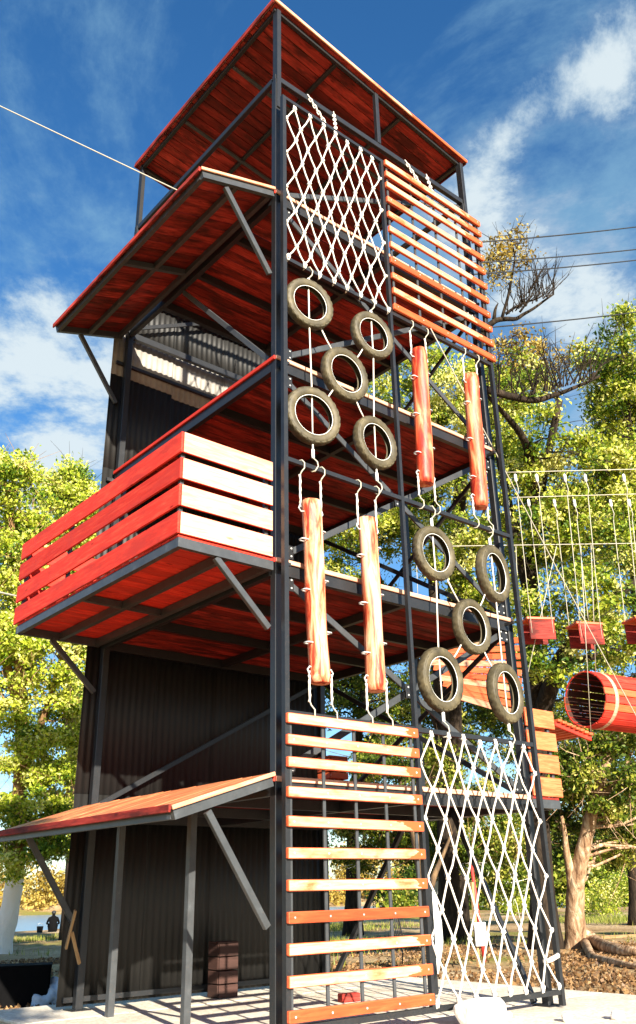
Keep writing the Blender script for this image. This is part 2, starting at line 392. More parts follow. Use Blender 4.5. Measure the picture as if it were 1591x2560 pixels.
# ------------------------------------------------------------------ ground, river
GN = Vector((math.sin(.33), math.cos(.33)))        # towards the river
def gz(x, y):
    d = x*GN.x + y*GN.y
    z = -.12 - max(0, d-9)*.0205*min(1, max(.25, 1-(x-9)/24))
    if d > 48: z -= (d-48)*.25
    return max(z, -6)
def ground():
    xs = np.concatenate([np.linspace(-300, -30, 12), np.linspace(-28, 60, 111), np.linspace(64, 500, 14)])
    ys = np.concatenate([np.linspace(-300, -25, 10), np.linspace(-23, 75, 121), np.linspace(80, 110, 8)])
    rng = np.random.default_rng(3)
    V = []; 
    for y in ys:
        for x in xs:
            n = .05*math.sin(x*.9+1.3*math.sin(y*.7))*math.cos(y*.8) + .03*rng.uniform(-1, 1)
            near = min(1, max(0, (math.hypot(x-1.7, y-1)-5.5)/5))
            V.append((x, y, gz(x, y) + n*near))
    nx = len(xs); F = [(j*nx+i, j*nx+i+1, (j+1)*nx+i+1, (j+1)*nx+i) for j in range(len(ys)-1) for i in range(nx-1)]
    b = MB(); b.quad_mesh(V, F, 0, True); o = b.build('ground', M['earth']); tag(o, kind='structure')
ground()
def slab_part(y0, y1, x0, x1):
    b = MB(); b.box(((x0+x1)/2, (y0+y1)/2, -.10), (x1-x0, y1-y0, .20)); return b
slab = MB()
slab.box((2.05, 1.1, -.13), (5.5, 6.3, .22)); so = slab.build('concrete_slab', M['concrete']); tag(so, kind='structure')
rng = random.Random(5)
me_cache = {}
for i in range(5):
    for j in range(5):
        sx, sy = 1.12, 1.28
        x = -.75+i*sx; y = -2.1+j*sy
        piece('slab_panel', (x+.004, y+sy/2, -.011+rng.uniform(-.003,.002)), (x+sx-.008, y+sy/2, -.011+rng.uniform(-.003,.002)), sy-.012, .03, M['concrete'], so, ch=.006)
# river beyond the bank
b = MB(); ang = Vector((GN.x, GN.y, 0)); sd_ = Vector((GN.y, -GN.x, 0))
c0 = ang*49; 
pts = [c0 - sd_*400, c0 + sd_*400, c0 + sd_*400 + ang*78, c0 - sd_*400 + ang*78]
b.quad_mesh([(p.x, p.y, -1.25) for p in pts], [(0,1,2,3)]); tag(b.build('river', M['water']), kind='structure')
b = MB(); V = []; F = []
for i in range(60):
    s_ = -400+i*(800/59)
    for k, (d, z) in enumerate(((118,-1.6),(126,-1.15),(132,-.2),(170,1.0),(900,4.0))):
        p = ang*d + sd_*s_; V.append((p.x, p.y, z + (.3*math.sin(i*1.7) if 0 < k < 3 else 0)))
for i in range(59):
    for k in range(4): F.append((i*5+k, (i+1)*5+k, (i+1)*5+k+1, i*5+k+1))
b.quad_mesh(V, F, 0, True); tag(b.build('far_bank', M['earth']), kind='structure')

# ------------------------------------------------------------------ the climbing tower
X0, X1, Y0, Y1 = .03, 3.52, .15, 3.65
T = empty('climbing_tower', ((X0+X1)/2, (Y0+Y1)/2, 0), 'tall dark steel climbing tower with red plank floors, balcony and roof', 'tower')
P = .085
r1 = random.Random(11)
ZR_L, ZR_R = 11.50, 11.04           # roof falls to the right
def roofz(x): return ZR_L + (ZR_R-ZR_L)*(x-X0)/(X1-X0)
for (x, y) in ((X0+P/2, Y0+P/2), (X1-P/2, Y0+P/2), (X0+P/2, Y1-P/2), (X1-P/2, Y1-P/2)):
    piece('post', (x, y, 0), (x, y, 10.22), P, P, M['steel'], T, upv=(0,1,0), ch=.006)
    w = .06
    piece('roof_post', (x, y-.012 if y < 1 else y, 9.75), (x, y-.012 if y < 1 else y, roofz(x)-.06), w, w*1.6, M['steel'], T, upv=(0,1,0))
    piece('base_plate', (x-.11, y, .008), (x+.11, y, .008), .22, .016, M['steel'], T)
for (x, y, z1) in ((X0+.03, 1.49, 1.93), (X0+.03, 2.88, 1.93), (X1-.03, 1.75, 8.3), (X1-.03, 1.75, 1.93)):
    if z1 < 5 and x > 1: continue
    piece('post', (x, y, 0), (x, y, z1), .07, .07, M['steel2'] if x < 1 else M['steel'], T, upv=(0,1,0))
# rails round the top and light post in the middle of the front
ZRAIL = 10.26
for p0, p1 in (((X0, Y0+.04, ZRAIL), (X1, Y0+.04, ZRAIL)), ((X0+.04, Y0+.1, ZRAIL), (X0+.04, Y1-.1, ZRAIL)), ((X1-.04, Y0+.1, ZRAIL), (X1-.04, Y1-.1, ZRAIL)), ((X0, Y1-.04, ZRAIL), (X1, Y1-.04, ZRAIL))):
    piece('rail', p0, p1, .06, .08, M['steel'], T)
xm = 1.78
piece('roof_post', (xm, Y0+.03, ZRAIL+.04), (xm, Y0+.03, roofz(xm)-.06), .06, .06, M['steel'], T, upv=(0,1,0))
# roof: planks seen from below, thin cover above, pale trim on the edges
rf = MB(); rf.bar((X0-.04, (Y0+Y1)/2, roofz(X0-.04)+.030), (X1+.04, (Y0+Y1)/2, roofz(X1+.04)+.030), Y1-Y0+.10, .012)
roof = rf.build('roof', M['galv'], T, origin=(1.77, 1.9, 11.3))
n = 25; pw = (Y1-Y0+.06)/n
for i in range(n):
    y = Y0-.03+pw*(i+.5)
    piece('plank', (X0-.02, y, roofz(X0-.02)+.008), (X1+.02, y, roofz(X1+.02)+.008), pw-.010, .024, M['red'], roof, jit=.006, rng=r1)
piece('trim', (X0-.06, Y0-.045, roofz(X0-.06)+.018), (X1+.06, Y0-.045, roofz(X1+.06)+.018), .022, .05, M['pale'], roof)
piece('trim', (X0-.06, Y1+.045, roofz(X0-.06)+.018), (X1+.06, Y1+.045, roofz(X1+.06)+.018), .022, .075, M['red'], roof)
piece('trim', (X0-.05, Y0-.03, roofz(X0-.05)+.018), (X0-.05, Y1+.03, roofz(X0-.05)+.018), .022, .075, M['red'], roof)
piece('trim', (X1+.05, Y0-.03, roofz(X1+.05)+.018), (X1+.05, Y1+.03, roofz(X1+.05)+.018), .022, .075, M['red'], roof)
for y in (Y0+.05, Y1-.05):
    piece('rafter', (X0, y, roofz(X0)-.035), (X1, y, roofz(X1)-.035), .05, .06, M['steel'], roof)
for x in (X0+.04, 1.1, 2.3, X1-.04):
    piece('rafter', (x, Y0+.08, roofz(x)-.035), (x, Y1-.08, roofz(x)-.035), .05, .058, M['steel'], roof)
for y in (1.2, 2.4):
    piece('rafter', (X0+.07, y, roofz(X0+.07)-.062), (X1-.07, y, roofz(X1-.07)-.062), .04, .045, M['steel2'], roof)

def deck(zt, y0, y1, label=None, x0=X0, x1=X1, hatch=None):
    """steel frame with planks along x; top of planks at zt"""
    fb = MB(); zb = zt-.03-.055
    for y in (y0+.03, y1-.03): fb.bar((x0, y, zb), (x1, y, zb), .06, .11)
    for x in (x0+.03, x1-.03): fb.bar((x, y0+.06, zb), (x, y1-.06, zb), .06, .108)
    for k in (1, 2): fb.bar((x0+.06, y0+(y1-y0)*k/3, zb+.002), (x1-.06, y0+(y1-y0)*k/3, zb+.002), .05, .10)
    fb.bar(((x0+x1)/2, y0+.06, zb-.004), ((x0+x1)/2, y1-.06, zb-.004), .06, .09)
    fl = fb.build('floor', M['steel'], T, origin=((x0+x1)/2, (y0+y1)/2, zb))
    n = max(2, round((y1-y0)/.145)); pw = (y1-y0)/n
    for i in range(n):
        y = y0+pw*(i+.5)
        piece('plank', (x0+.005, y, zt-.014), (x1-.005, y, zt-.014), pw-.010, .028, M['red'], fl, jit=.006, rng=r1)
    piece('edge_strip', (x0, y0-.012, zt-.004), (x1, y0-.012, zt-.004), .022, .045, M['pale2'], fl)
    piece('edge_strip', (x0-.012, y0, zt-.004), (x0-.012, y1, zt-.004), .022, .045, M['red_board'], fl)
    return fl
deck(8.43, Y0, 2.7); deck(6.21, Y0, Y1); deck(3.97, Y0, Y1); deck(1.99, Y0, Y1)
piece('beam', (X0, Y1-.05, 8.36), (X1, Y1-.05, 8.36), .06, .1, M['steel'], T)
for x in (X0+.04, X1-.04): piece('beam', (x, 2.71, 8.36), (x, Y1-.1, 8.36), .06, .1, M['steel'], T)
# cross braces on the front, right side and back of each storey
for (za, zb) in ((2.03, 3.84), (4.02, 6.06), (6.26, 8.28), (8.48, 10.2)):
    for s, yy in ((0, Y0+.045), (1, Y0+.075)):
        p0 = (X0+.08, yy, za if s else zb); p1 = (X1-.08, yy, zb if s else za)
        if za > 8 and s == 0: continue
        piece('brace', p0, p1, .024, .065, M['steel2'], T, upv=(0,0,1))
    if za < 8:
        for s, xx in ((0, X1-.04), (1, X1-.07)):
            piece('brace', (xx, Y0+.1, za if s else zb), (xx, Y1-.1, zb if s else za), .024, .06, M['steel'], T)
    piece('brace', (X0+.08, Y1-.07, za), (X1-.08, Y1-.07, zb), .024, .06, M['steel'], T)
for (za, zb) in ((2.03, 3.84), (4.02, 6.06), (6.26, 8.28)):
    for (x, z) in ((X0+.16, za+.07), (X0+.16, zb-.07), (X1-.16, za+.07), (X1-.16, zb-.07), ((X0+X1)/2, (za+zb)/2)):
        gp = piece('gusset_plate', (x-.075, Y0+.028, z), (x+.075, Y0+.028, z), .008, .14, M['steel'], T, ch=.002)
        for dx in (-.045, .045):
            for dz in (-.04, .04): piece('bolt', (x+dx-.009, Y0+.020, z+dz), (x+dx+.009, Y0+.020, z+dz), .010, .018, M['galv'], gp, ch=.003)
piece('brace', (X1-.05, .35, .02), (X1-.05, 1.25, 1.9), .05, .06, M['steel'], T)
piece('brace', (X1-.05, 3.5, .02), (X1-.05, 2.0, 1.9), .05, .06, M['steel'], T)
piece('brace', (X0+.06, .35, 6.3), (X0+.06, 2.2, 8.28), .03, .06, M['steel2'], T)
# back wall of corrugated sheets
bw = MB(); bw.bar((X0-.1, Y1+.02, .1), (X1+.05, Y1+.02, .1), .04, .05)
bwo = bw.build('back_wall', M['steel'], T, origin=(1.7, Y1+.02, .1))
for z in (2.0, 4.0, 6.1, 7.9, 9.1): piece('sheet_rail', (X0-.1, Y1+.02, z), (X1+.05, Y1+.02, z), .04, .05, M['steel'], bwo)
def corr(x0, x1, z0, z1, mat, dy=0, amp=.007):
    b = MB(); n = int((x1-x0)/.0145); V = []; F = []
    for i in range(n+1):
        x = (x1-x0)*i/n - (x1-x0)/2; y = amp*math.sin(i*math.pi/3)
        V += [(x, y, 0), (x, y, (z1-z0))]
    for i in range(n): F.append((2*i, 2*i+2, 2*i+3, 2*i+1))
    b.quad_mesh(V, F, 0, True); me = b.mesh('corrugated_sheet', [mat])
    o = bpy.data.objects.new('corrugated_sheet', me)
    md = o.modifiers.new('thickness', 'SOLIDIFY'); md.thickness = .0015
    put(o, bwo, Matrix.Translation(((x0+x1)/2, Y1+.055+dy, z0)) @ Matrix.Rotation(r1.uniform(-.002,.002), 4, 'Y'))
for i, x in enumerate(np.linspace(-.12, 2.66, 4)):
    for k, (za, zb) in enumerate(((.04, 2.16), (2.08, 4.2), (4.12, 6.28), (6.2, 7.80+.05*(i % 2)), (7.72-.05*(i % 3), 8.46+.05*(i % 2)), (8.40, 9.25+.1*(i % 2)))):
        corr(x, x+.97, za, zb, M['sheet_lit'] if k == 4 else M['sheet'], .012*(i % 2)+.006*(k % 2))

# canopy over the balcony (upper left)
def lean_to(name, zr, zo, xo, red_top, label=None, trim=M['red']):
    y0, y1 = Y0-.02, Y1+.08
    fb = MB(); dz = -.055
    def zz(x): return zr + (zo-zr)*(x-0)/(xo-0)
    for y in (y0+.03, y1-.03): fb.bar((-.01, y, zz(-.01)+dz), (xo+.03, y, zz(xo+.03)+dz), .05, .085)
    for x in (xo+.055, xo*.5, -.04): fb.bar((x, y0+.06, zz(x)+dz-.004), (x, y1-.06, zz(x)+dz-.004), .05, .075)
    fb.bar((-.06, (y0+y1)/2, zz(-.06)+dz-.008), (xo+.08, (y0+y1)/2, zz(xo+.08)+dz-.008), .05, .07)
    fr = fb.build(name, M['steel2'], T, origin=(xo/2, (y0+y1)/2, (zr+zo)/2))
    n = 24; pw = (y1-y0)/n
    for i in range(n):
        y = y0+pw*(i+.5)
        piece('plank', (0.0, y, zz(0)), (xo, y, zz(xo)), pw-.009, .024, M['red'] if not red_top else M['awn'], fr, jit=.006, rng=r1)
    piece('trim', (xo-.012, y0, zz(xo)-.004), (xo-.012, y1, zz(xo)-.004), .022, .06, trim, fr)
    piece('trim', (0, y0-.012, zz(0)+.001), (xo, y0-.012, zz(xo)+.001), .022, .035, M['pale'], fr)
    for y in (y0+.05, y1-.06):
        zb = zz(-.64)-.12
        piece('brace', (-.63, y, zb), (-.03, y, zb-.86), .045, .06, M['steel2'], fr)
    return fr
lean_to('canopy', 8.43, 8.13, -.98, False)
lean_to('awning', 2.02, 1.71, -.99, True)

# balcony (left, second level)
fb = MB(); zb = 3.90; xo = -1.03
for x in (xo+.03, -.5, -.03): fb.bar((x, Y0+.03, zb), (x, Y1-.03, zb), .055, .085)
for y in (Y0+.02, Y1-.02): fb.bar((xo, y, zb-.002), (0.0, y, zb-.002), .05, .088)
fb.bar((xo+.06, (Y0+Y1)/2+.2, zb+.004), (-.06, (Y0+Y1)/2+.2, zb+.004), .05, .07)
bal = fb.build('balcony', M['steel2'], T, origin=(xo/2, 1.9, zb))
n = 24; pw = (Y1-Y0)/n
for i in range(n):
    y = Y0+pw*(i+.5)
    piece('plank', (xo, y, zb+.062), (0, y, zb+.062), pw-.009, .026, M['red_board'], bal, jit=.005, rng=r1)
for y in (Y0+.045, 1.3, 2.45, Y1-.045):
    piece('baluster', (xo+.03, y, zb+.05), (xo+.03, y, 4.97), .04, .04, M['steel2'], bal, upv=(0,1,0))
for x in (-.06,):
    for y in (Y0+.045, Y1-.045): piece('baluster', (x, y, zb+.05), (x, y, 4.97), .04, .04, M['steel2'], bal, upv=(0,1,0))
for k in range(4):
    z = 3.975+.10+k*.2625
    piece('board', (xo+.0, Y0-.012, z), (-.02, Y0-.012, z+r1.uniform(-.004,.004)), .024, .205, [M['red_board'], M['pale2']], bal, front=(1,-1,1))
    piece('board', (xo-.012, Y0-.02, z), (xo-.012, Y1+.06, z+r1.uniform(-.006,.006)), .024, .205, M['red_board'], bal)
    piece('board', (xo+.03, Y1+.012, z), (-.02, Y1+.012, z), .024, .205, M['red_board'], bal)
for y in (Y0+.03, Y1-.04):
    piece('brace', (-.62, y, zb-.05), (-.03, y, zb-.60), .045, .06, M['steel2'], bal)

# small balcony on the right, first level
fb = MB(); zb = 1.93; xr = 4.02
fb.bar((X1, Y0+.02, zb), (xr, Y0+.02, zb), .05, .09); fb.bar((xr-.03, Y0+.06, zb), (xr-.03, Y1-.03, zb), .05, .088); fb.bar((X1, Y1-.02, zb), (xr, Y1-.02, zb), .05, .09)
rb = fb.build('side_balcony', M['steel2'], T, origin=((X1+xr)/2, 1.9, zb))
for i in range(24):
    y = Y0+pw*(i+.5); piece('plank', (X1+.01, y, zb+.062), (xr, y, zb+.062), pw-.006, .026, M['red'], rb, jit=.005, rng=r1)
for k in range(4):
    z = 2.0+.11+k*.25
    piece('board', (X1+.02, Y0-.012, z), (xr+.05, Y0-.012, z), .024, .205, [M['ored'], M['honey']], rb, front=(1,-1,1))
for x in (X1+.08, xr-.04): piece('baluster', (x, Y0+.03, zb+.05), (x, Y0+.03, 2.98), .04, .04, M['steel2'], rb, upv=(0,1,0))

# climbing frame in front: two columns, four rows
W, XM = 3.48, 1.62
ZD = [.14, 2.519, 4.968, 7.392, 9.75]
fb = MB()
for x, w in ((.025, .05), (W-.025, .05)): fb.bar((x, 0, .02), (x, 0, 9.77), .05, w, upv=(1,0,0))
fb.bar((XM, 0, ZD[0]), (XM, 0, ZD[4]), .045, .04, upv=(1,0,0))
for z in ZD: fb.bar((.05, .002, z), (W-.05, .002, z), .045, .045)
for x in (.1, W-.1):                                        # ties back to the tower
    for z in (1.9, 3.9, 6.1, 8.35): fb.bar((x, .024, z), (x, Y0+.02, z), .03, .03)
cf = fb.build('climbing_frame', M['steel'], T, origin=(W/2, 0, ZD[0]))
SLZ = [2.47, 2.287, 2.104, 1.865, 1.628, 1.387, 1.147, .912, .683, .459, .226]
def slat_panel(x0, x1, zs, orange):
    for x in np.linspace(x0+.06, x1-.06, 5):
        piece('upright', (x, -.012, zs[-1]-.05), (x, -.012, zs[0]+.03), .03, .022, M['steel2'], cf, upv=(0,1,0))
    for i, z in enumerate(zs):
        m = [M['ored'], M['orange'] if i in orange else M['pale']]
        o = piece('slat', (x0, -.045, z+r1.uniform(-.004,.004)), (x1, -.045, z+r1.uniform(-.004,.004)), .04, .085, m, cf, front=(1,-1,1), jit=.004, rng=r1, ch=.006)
        for x in np.linspace(x0+.06, x1-.06, 5):
            q = piece('bolt', (x, -.0675, z), (x, -.0635, z), .016, .016, M['galv'], o, ch=.004)
slat_panel(.0, XM-.03, SLZ, (7, 10))
slat_panel(XM+.02, W+.02, [z+7.25 for z in SLZ], (7, 10))

# ------------------------------------------------------------------ tyres
def tyre_mesh(seed):
    rr = random.Random(seed); b = MB(); n = 72
    prof = [(.212,-.030),(.218,-.043),(.236,-.052),(.262,-.056),(.284,-.052),(.287,-.049),(.290,-.051),(.300,-.044),(.306,-.030),(.309,-.010),(.309,.010),(.306,.030),(.298,.044),(.284,.052),(.262,.056),(.236,.052),(.218,.043),(.212,.030),
            (.222,.028),(.240,.040),(.270,.044),(.292,.030),(.297,0),(.292,-.030),(.270,-.044),(.240,-.040),(.222,-.028)]
    k = len(prof); V = []; F = []
    for i in range(n):
        t = 2*math.pi*i/n
        for j, (r, y) in enumerate(prof):
            if 6 <= j <= 12: r = r - (.009 if (i+(j//2)) % 3 == 0 else 0)
            V.append((r*math.cos(t), y, r*math.sin(t)))
    for i in range(n):
        for j in range(k):
            F.append((i*k+j, i*k+(j+1) % k, ((i+1) % n)*k+(j+1) % k, ((i+1) % n)*k+j))
    b.quad_mesh(V, F, 0, True)
    return b.mesh('tyre', [M['rubber']])
TM = tyre_mesh(1)
def hook_pts(x, z, h, y=-.0, flip=1):
    # S hook going up over a bar of height z
    return [(x+.012*flip, y-.036, z-.03), (x+.014*flip, y-.037, z+.01), (x+.006*flip, y-.02, z+.036), (x, y+.008, z+.038), (x-.01*flip, y+.03, z+.02), (x-.012*flip, y+.034, z-.03)]
def tyre(x, z, label, rz=0.0, tilt=0.0, sc=1.0, y=0.0):
    o = bpy.data.objects.new('tyre', TM)
    put(o, None, Matrix.Translation((x, y, z)) @ Matrix.Rotation(rz, 4, 'Z') @ Matrix.Rotation(tilt, 4, 'X') @ Matrix.Rotation(x*7+z*3, 4, 'Y') @ Matrix.Scale(sc, 4))
    return tag(o, label, 'tyre', 'tyres hung in the climbing frame')
Tl = [(.364,6.937,'worn tyre at the top left of the upper tyre panel, against the corner post',-.12,.03,.98),
      (1.300,6.93,'worn tyre at the top right of the upper tyre panel, under the white rope net',-.05,.0,.97),
      (.855,6.235,'worn tyre in the centre of the upper tyre panel',.0,.02,1.03),
      (.385,5.56,'worn tyre at the bottom left of the upper tyre panel',-.15,.02,1.05),
      (1.265,5.535,'worn tyre at the bottom right of the upper tyre panel',.04,-.02,1.0),
      (2.075,4.443,'worn tyre at the top left of the lower tyre panel, below a red log',.0,.02,1.0),
      (3.060,4.415,'worn tyre turned sideways at the top right of the lower tyre panel',.20,.03,1.10),
      (2.596,3.71,'worn tyre in the centre of the lower tyre panel',.08,.0,1.0),
      (2.031,3.06,'worn tyre at the bottom left of the lower tyre panel',.06,.03,1.07),
      (3.060,3.042,'worn tyre turned sideways at the bottom right of the lower tyre panel',.16,.0,1.07)]
TY = [tyre(x, z, lb, rz, ti, sc) for (x, z, lb, rz, ti, sc) in Tl]
BM_ = MB(); BM_.tube([(.213*math.cos(t), -.036, .213*math.sin(t)) for t in np.linspace(0, 2*math.pi, 49)[:-1]], .0032, 6, closed=True); BME = BM_.mesh('lit_bead_ring', [M['plastic']])  # sunlight on the tyre bead, modelled as a white ring
for o_ in TY:
    q_ = bpy.data.objects.new('lit_bead_ring', BME); put(q_, o_, WM[o_].copy())
def hang_cable(x0, ztop, x1, z1, x2, z2, zbot, label):
    o = empty('hanging_cable', (x0, 0, zbot), label, 'cable', 'cables threading the tyres')
    b = MB(); b.tube([(x0, 0, ztop-.16), (x1, 0, z1+.3)], .009, 8); b.tube([(x1, .0, z1+.3), (x1+.004, 0, z1-.3), (x2, 0, z2+.3), (x2, 0, z2-.3)], .008, 8)
    b.build('strand', M['rope'], o)
    b = MB(); b.tube([(x2, 0, z2-.3), (x2, 0, zbot+.17)], .009, 8); b.build('strand', M['rope'], o)
    for (x, z, s) in ((x0, ztop, 1), (x2, zbot, -1)):
        b = MB(); pts = [(x, 0, z-.17*s), (x+.004, -.004, z-.11*s), (x+.03, -.03, z-.07*s), (x+.035, -.037, z-.02*s), (x+.01, -.02, z+.034*s), (x-.004, .01, z+.036*s), (x-.01, .033, z+.01*s)]
        b.tube(pts, .0075, 8); b.build('hook', M['cable'], o)
        b = MB(); b.tube([(x, 0, z-.22*s), (x, 0, z-.20*s), (x, 0, z-.12*s), (x, 0, z-.11*s)], [.010, .017, .017, .009], 8); b.build('splice', M['plastic'], o)
hang_cable(.364, ZD[3], .364, 6.937, .385, 5.56, ZD[2], 'white cable through the two left tyres of the upper tyre panel')
hang_cable(1.30, ZD[3], 1.30, 6.93, 1.265, 5.535, ZD[2], 'white cable through the two right tyres of the upper tyre panel')
hang_cable(2.075, ZD[2], 2.075, 4.443, 2.031, 3.06, ZD[1], 'white cable through the two left tyres of the lower tyre panel')
hang_cable(3.06, ZD[2], 3.06, 4.415, 3.06, 3.042, ZD[1], 'white cable through the two right tyres of the lower tyre panel')
for ci, nb in ((2, (0, 1, 3, 4)), (7, (5, 6, 8, 9))):
    cx_, cz_ = Tl[ci][0], Tl[ci][1]
    for k in nb:
        ax_, az_ = Tl[k][0], Tl[k][1]; d = Vector((cx_-ax_, 0, cz_-az_)); u = d.normalized()
        a = Vector((ax_, 0, az_))+u*.29; c = Vector((cx_, 0, cz_))-u*.29
        b = MB(); b.tube([a, (a+c)/2+Vector((0, 0, -.01)), c], .008, 8); b.build('tie_rope', M['rope'], TY[ci])

# ------------------------------------------------------------------ hanging logs
def log(xt, zt, xb, zb, label, mat, seed, bar_top, bar_bot):
    rr = random.Random(seed); L_ = math.hypot(xt-xb, zt-zb)
    root = empty('log', (xb, 0, zb), label, 'log', 'logs hung in the climbing frame')
    b = MB(); n = 26; k = 28; V = []; F = []
    ph = [rr.uniform(0, 6.3) for _ in range(6)]
    for i in range(k):
        t = i/(k-1); cx_ = xb+(xt-xb)*t + .006*math.sin(t*5+ph[4]); z = zb+(zt-zb)*t
        e = 1.0 - .10*(max(0, .02-t)/.02) - .10*(max(0, t-.98)/.02)
        for j in range(n):
            a = 2*math.pi*j/n
            r = (.098-.006*t)*e*(1+.035*math.sin(2*a+ph[0]+t*2)+.03*math.sin(3*a+ph[1]+t*5)+.018*math.sin(5*a+ph[2]-t*9)+.02*math.sin(t*13+ph[3]))
            V.append((cx_+r*math.cos(a), r*math.sin(a), z))
    for i in range(k-1):
        for j in range(n): F.append((i*n+j, i*n+(j+1) % n, (i+1)*n+(j+1) % n, (i+1)*n+j))
    F.append(tuple(range(n-1, -1, -1))); F.append(tuple((k-1)*n+j for j in range(n)))
    b.quad_mesh(V, F, 0, True); me = b
    o = b.build('trunk', mat, root, origin=(xb, 0, zb))
    for f in o.data.polygons[-2:]: f.use_smooth = False
    # iron rungs, alternating sides
    for i in range(3):
        for s in (-1, 1):
            t = (.22, .50, .78)[i] + (.07 if s > 0 else 0) - .02
            x = xb+(xt-xb)*t; z = zb+(zt-zb)*t
            b = MB(); w = .035
            b.tube([(x+s*.07, -w, z), (x+s*.135, -w, z), (x+s*.15, -w*.6, z), (x+s*.15, w*.6, z), (x+s*.135, w, z), (x+s*.07, w, z)], .007, 8)
            b.build('rung', M['galv'], root)
    for (x, z, bar, s) in ((xt, zt, bar_top, 1), (xb, zb, bar_bot, -1)):
        for sd_i in (-1, 1):
            hx = x+sd_i*.13
            b = MB(); b.tube([(x+sd_i*.08, 0, z-s*.13), (x+sd_i*.125, 0, z-s*.14), (x+sd_i*.15, 0, z-s*.11), (x+sd_i*.13, 0, z-s*.06), (x+sd_i*.125, 0, z-s*.10)], .008, 8); b.build('eye_bolt', M['galv'], root)
            b = MB(); gap = abs(bar-z); zz0 = z-s*.06; zz1 = bar-s*.12
            nn = 9; b.tube([(hx+.004*math.sin(q*2.1), .004*math.cos(q*1.7), zz0+(zz1-zz0)*q/(nn-1)) for q in range(nn)], [.009 if q % 2 else .013 for q in range(nn)], 8); b.build('rope', M['rope'], root)
            b = MB(); b.tube([(hx, 0, bar-s*.13), (hx+.01, -.01, bar-s*.09), (hx+.03, -.034, bar-s*.05), (hx+.028, -.037, bar+s*.005), (hx+.012, -.018, bar+s*.036), (hx, .01, bar+s*.037), (hx-.008, .034, bar+s*.012)], .007, 8); b.build('hook', M['cable'], root)
log(.345, 4.60, .425, 2.82, 'pale orange log hung left in the lower log panel, beside the corner post', M['log'], 1, ZD[2], ZD[1])
log(1.095, 4.60, 1.12, 2.83, 'pale orange log hung right in the lower log panel, above the slats', M['log'], 2, ZD[2], ZD[1])
log(2.075, 7.06, 2.035, 5.26, 'red varnished log hung left in the upper log panel, beside the tyres', M['log2'], 3, ZD[3], ZD[2])
log(3.02, 7.06, 2.95, 5.22, 'red varnished log hung right in the upper log panel, under the slats', M['log2'], 4, ZD[3], ZD[2])

# ------------------------------------------------------------------ rope nets
def net(x0, x1, zrows, label, seed, ncol=7):
    rr = random.Random(seed)
    root = empty('rope_net', ((x0+x1)/2, 0, zrows[-1]), label, 'net', 'rope nets in the climbing frame')
    nr = len(zrows); pitch = (x1-x0)/(ncol+.35); G = []
    for r, z in enumerate(zrows):
        row = []
        if r % 2 == 0: xs = [x0+pitch*(.68+k) for k in range(ncol)]
        else: xs = [x0+.012]+[x0+pitch*(1.18+k) for k in range(ncol-1)]+[x1-.012]
        for k, x in enumerate(xs):
            edge = r % 2 and k in (0, len(xs)-1)
            j = .0 if edge else .013
            row.append(Vector((x+rr.uniform(-j, j), rr.uniform(-.01, .01)+(-.02 if r in (0, nr-1) else 0), z+rr.uniform(-.012, .012)-(.02*math.sin(k*.9) if 0 < r < nr-1 else 0))))
        G.append(row)
    def strand(start, d):
        pts = []; c = start
        for r in range(nr):
            row = G[r]; 
            if c < 0 or c >= len(row): break
            pts.append(row[c])
            if r == nr-1: break
            if r % 2 == 0: c = c if d < 0 else c+1
            else:
                c2 = c-1 if d < 0 else c
                if c2 < 0: d = 1; c2 = 0
                if c2 > len(G[r+1])-1: d = -1; c2 = len(G[r+1])-1
                c = c2
        out = []
        for i in range(len(pts)-1):
            a, e = pts[i], pts[i+1]; out.append(a)
            out.append((a+e)/2 + Vector((rr.uniform(-.008,.008), rr.uniform(-.008,.008), -.008)))
        out.append(pts[-1])
        b = MB(); b.tube(out, .0100, 6); b.build('rope', M['rope'], root)
    for k in range(ncol):
        strand(k, -1); strand(k, 1)
    bm = bmesh.new(); bmesh.ops.create_icosphere(bm, subdivisions=2, radius=.0235)
    for v in bm.verts: v.co *= 1+rr.uniform(-.22, .22)
    km = bpy.data.meshes.new('knot'); bm.to_mesh(km); bm.free(); km.materials.append(M['rope'])
    for f in km.polygons: f.use_smooth = True
    for r in range(nr):
        for v in G[r]:
            o = bpy.data.objects.new('knot', km)
            put(o, root, Matrix.Translation(v) @ Matrix.Rotation(rr.uniform(0, 6), 4, 'X') @ Matrix.Rotation(rr.uniform(0, 6), 4, 'Z') @ Matrix.Diagonal((1.15, .9, 1.2, 1)))
    for v in G[0]:
        b = MB(); b.tube([v+Vector((-.02, -.012, -.01)), v+Vector((-.012, .0, .045)), v+Vector((.0, .03, .062)), v+Vector((.012, .0, .045)), v+Vector((.02, -.012, -.01))], .008, 6); b.build('loop', M['rope'], root)
    for v in G[-1]:
        b = MB(); b.tube([v+Vector((-.02, -.01, .0)), v+Vector((-.01, .0, -.045)), v+Vector((.0, .03, -.06)), v+Vector((.012, .0, -.04)), v+Vector((.02, -.01, .0))], .008, 6); b.build('loop', M['rope'], root)
    return root
NZ = [2.47, 2.225, 1.965, 1.715, 1.445, 1.20, .918, .69, .415, .205]
nt_low = net(XM+.03, W-.055, NZ, 'white knotted rope net at the bottom right of the climbing frame', 5)
net(.055, XM-.03, [z+7.21 for z in NZ], 'white knotted rope net at the top left of the climbing frame', 8)
b = MB(); b.tube([(3.24, -.03, .42), (3.30, -.04, .435), (3.42, -.035, .46), (3.44, -.01, .462)], [.018, .024, .022, .03], 8); b.build('tie', M['rope'], nt_low)
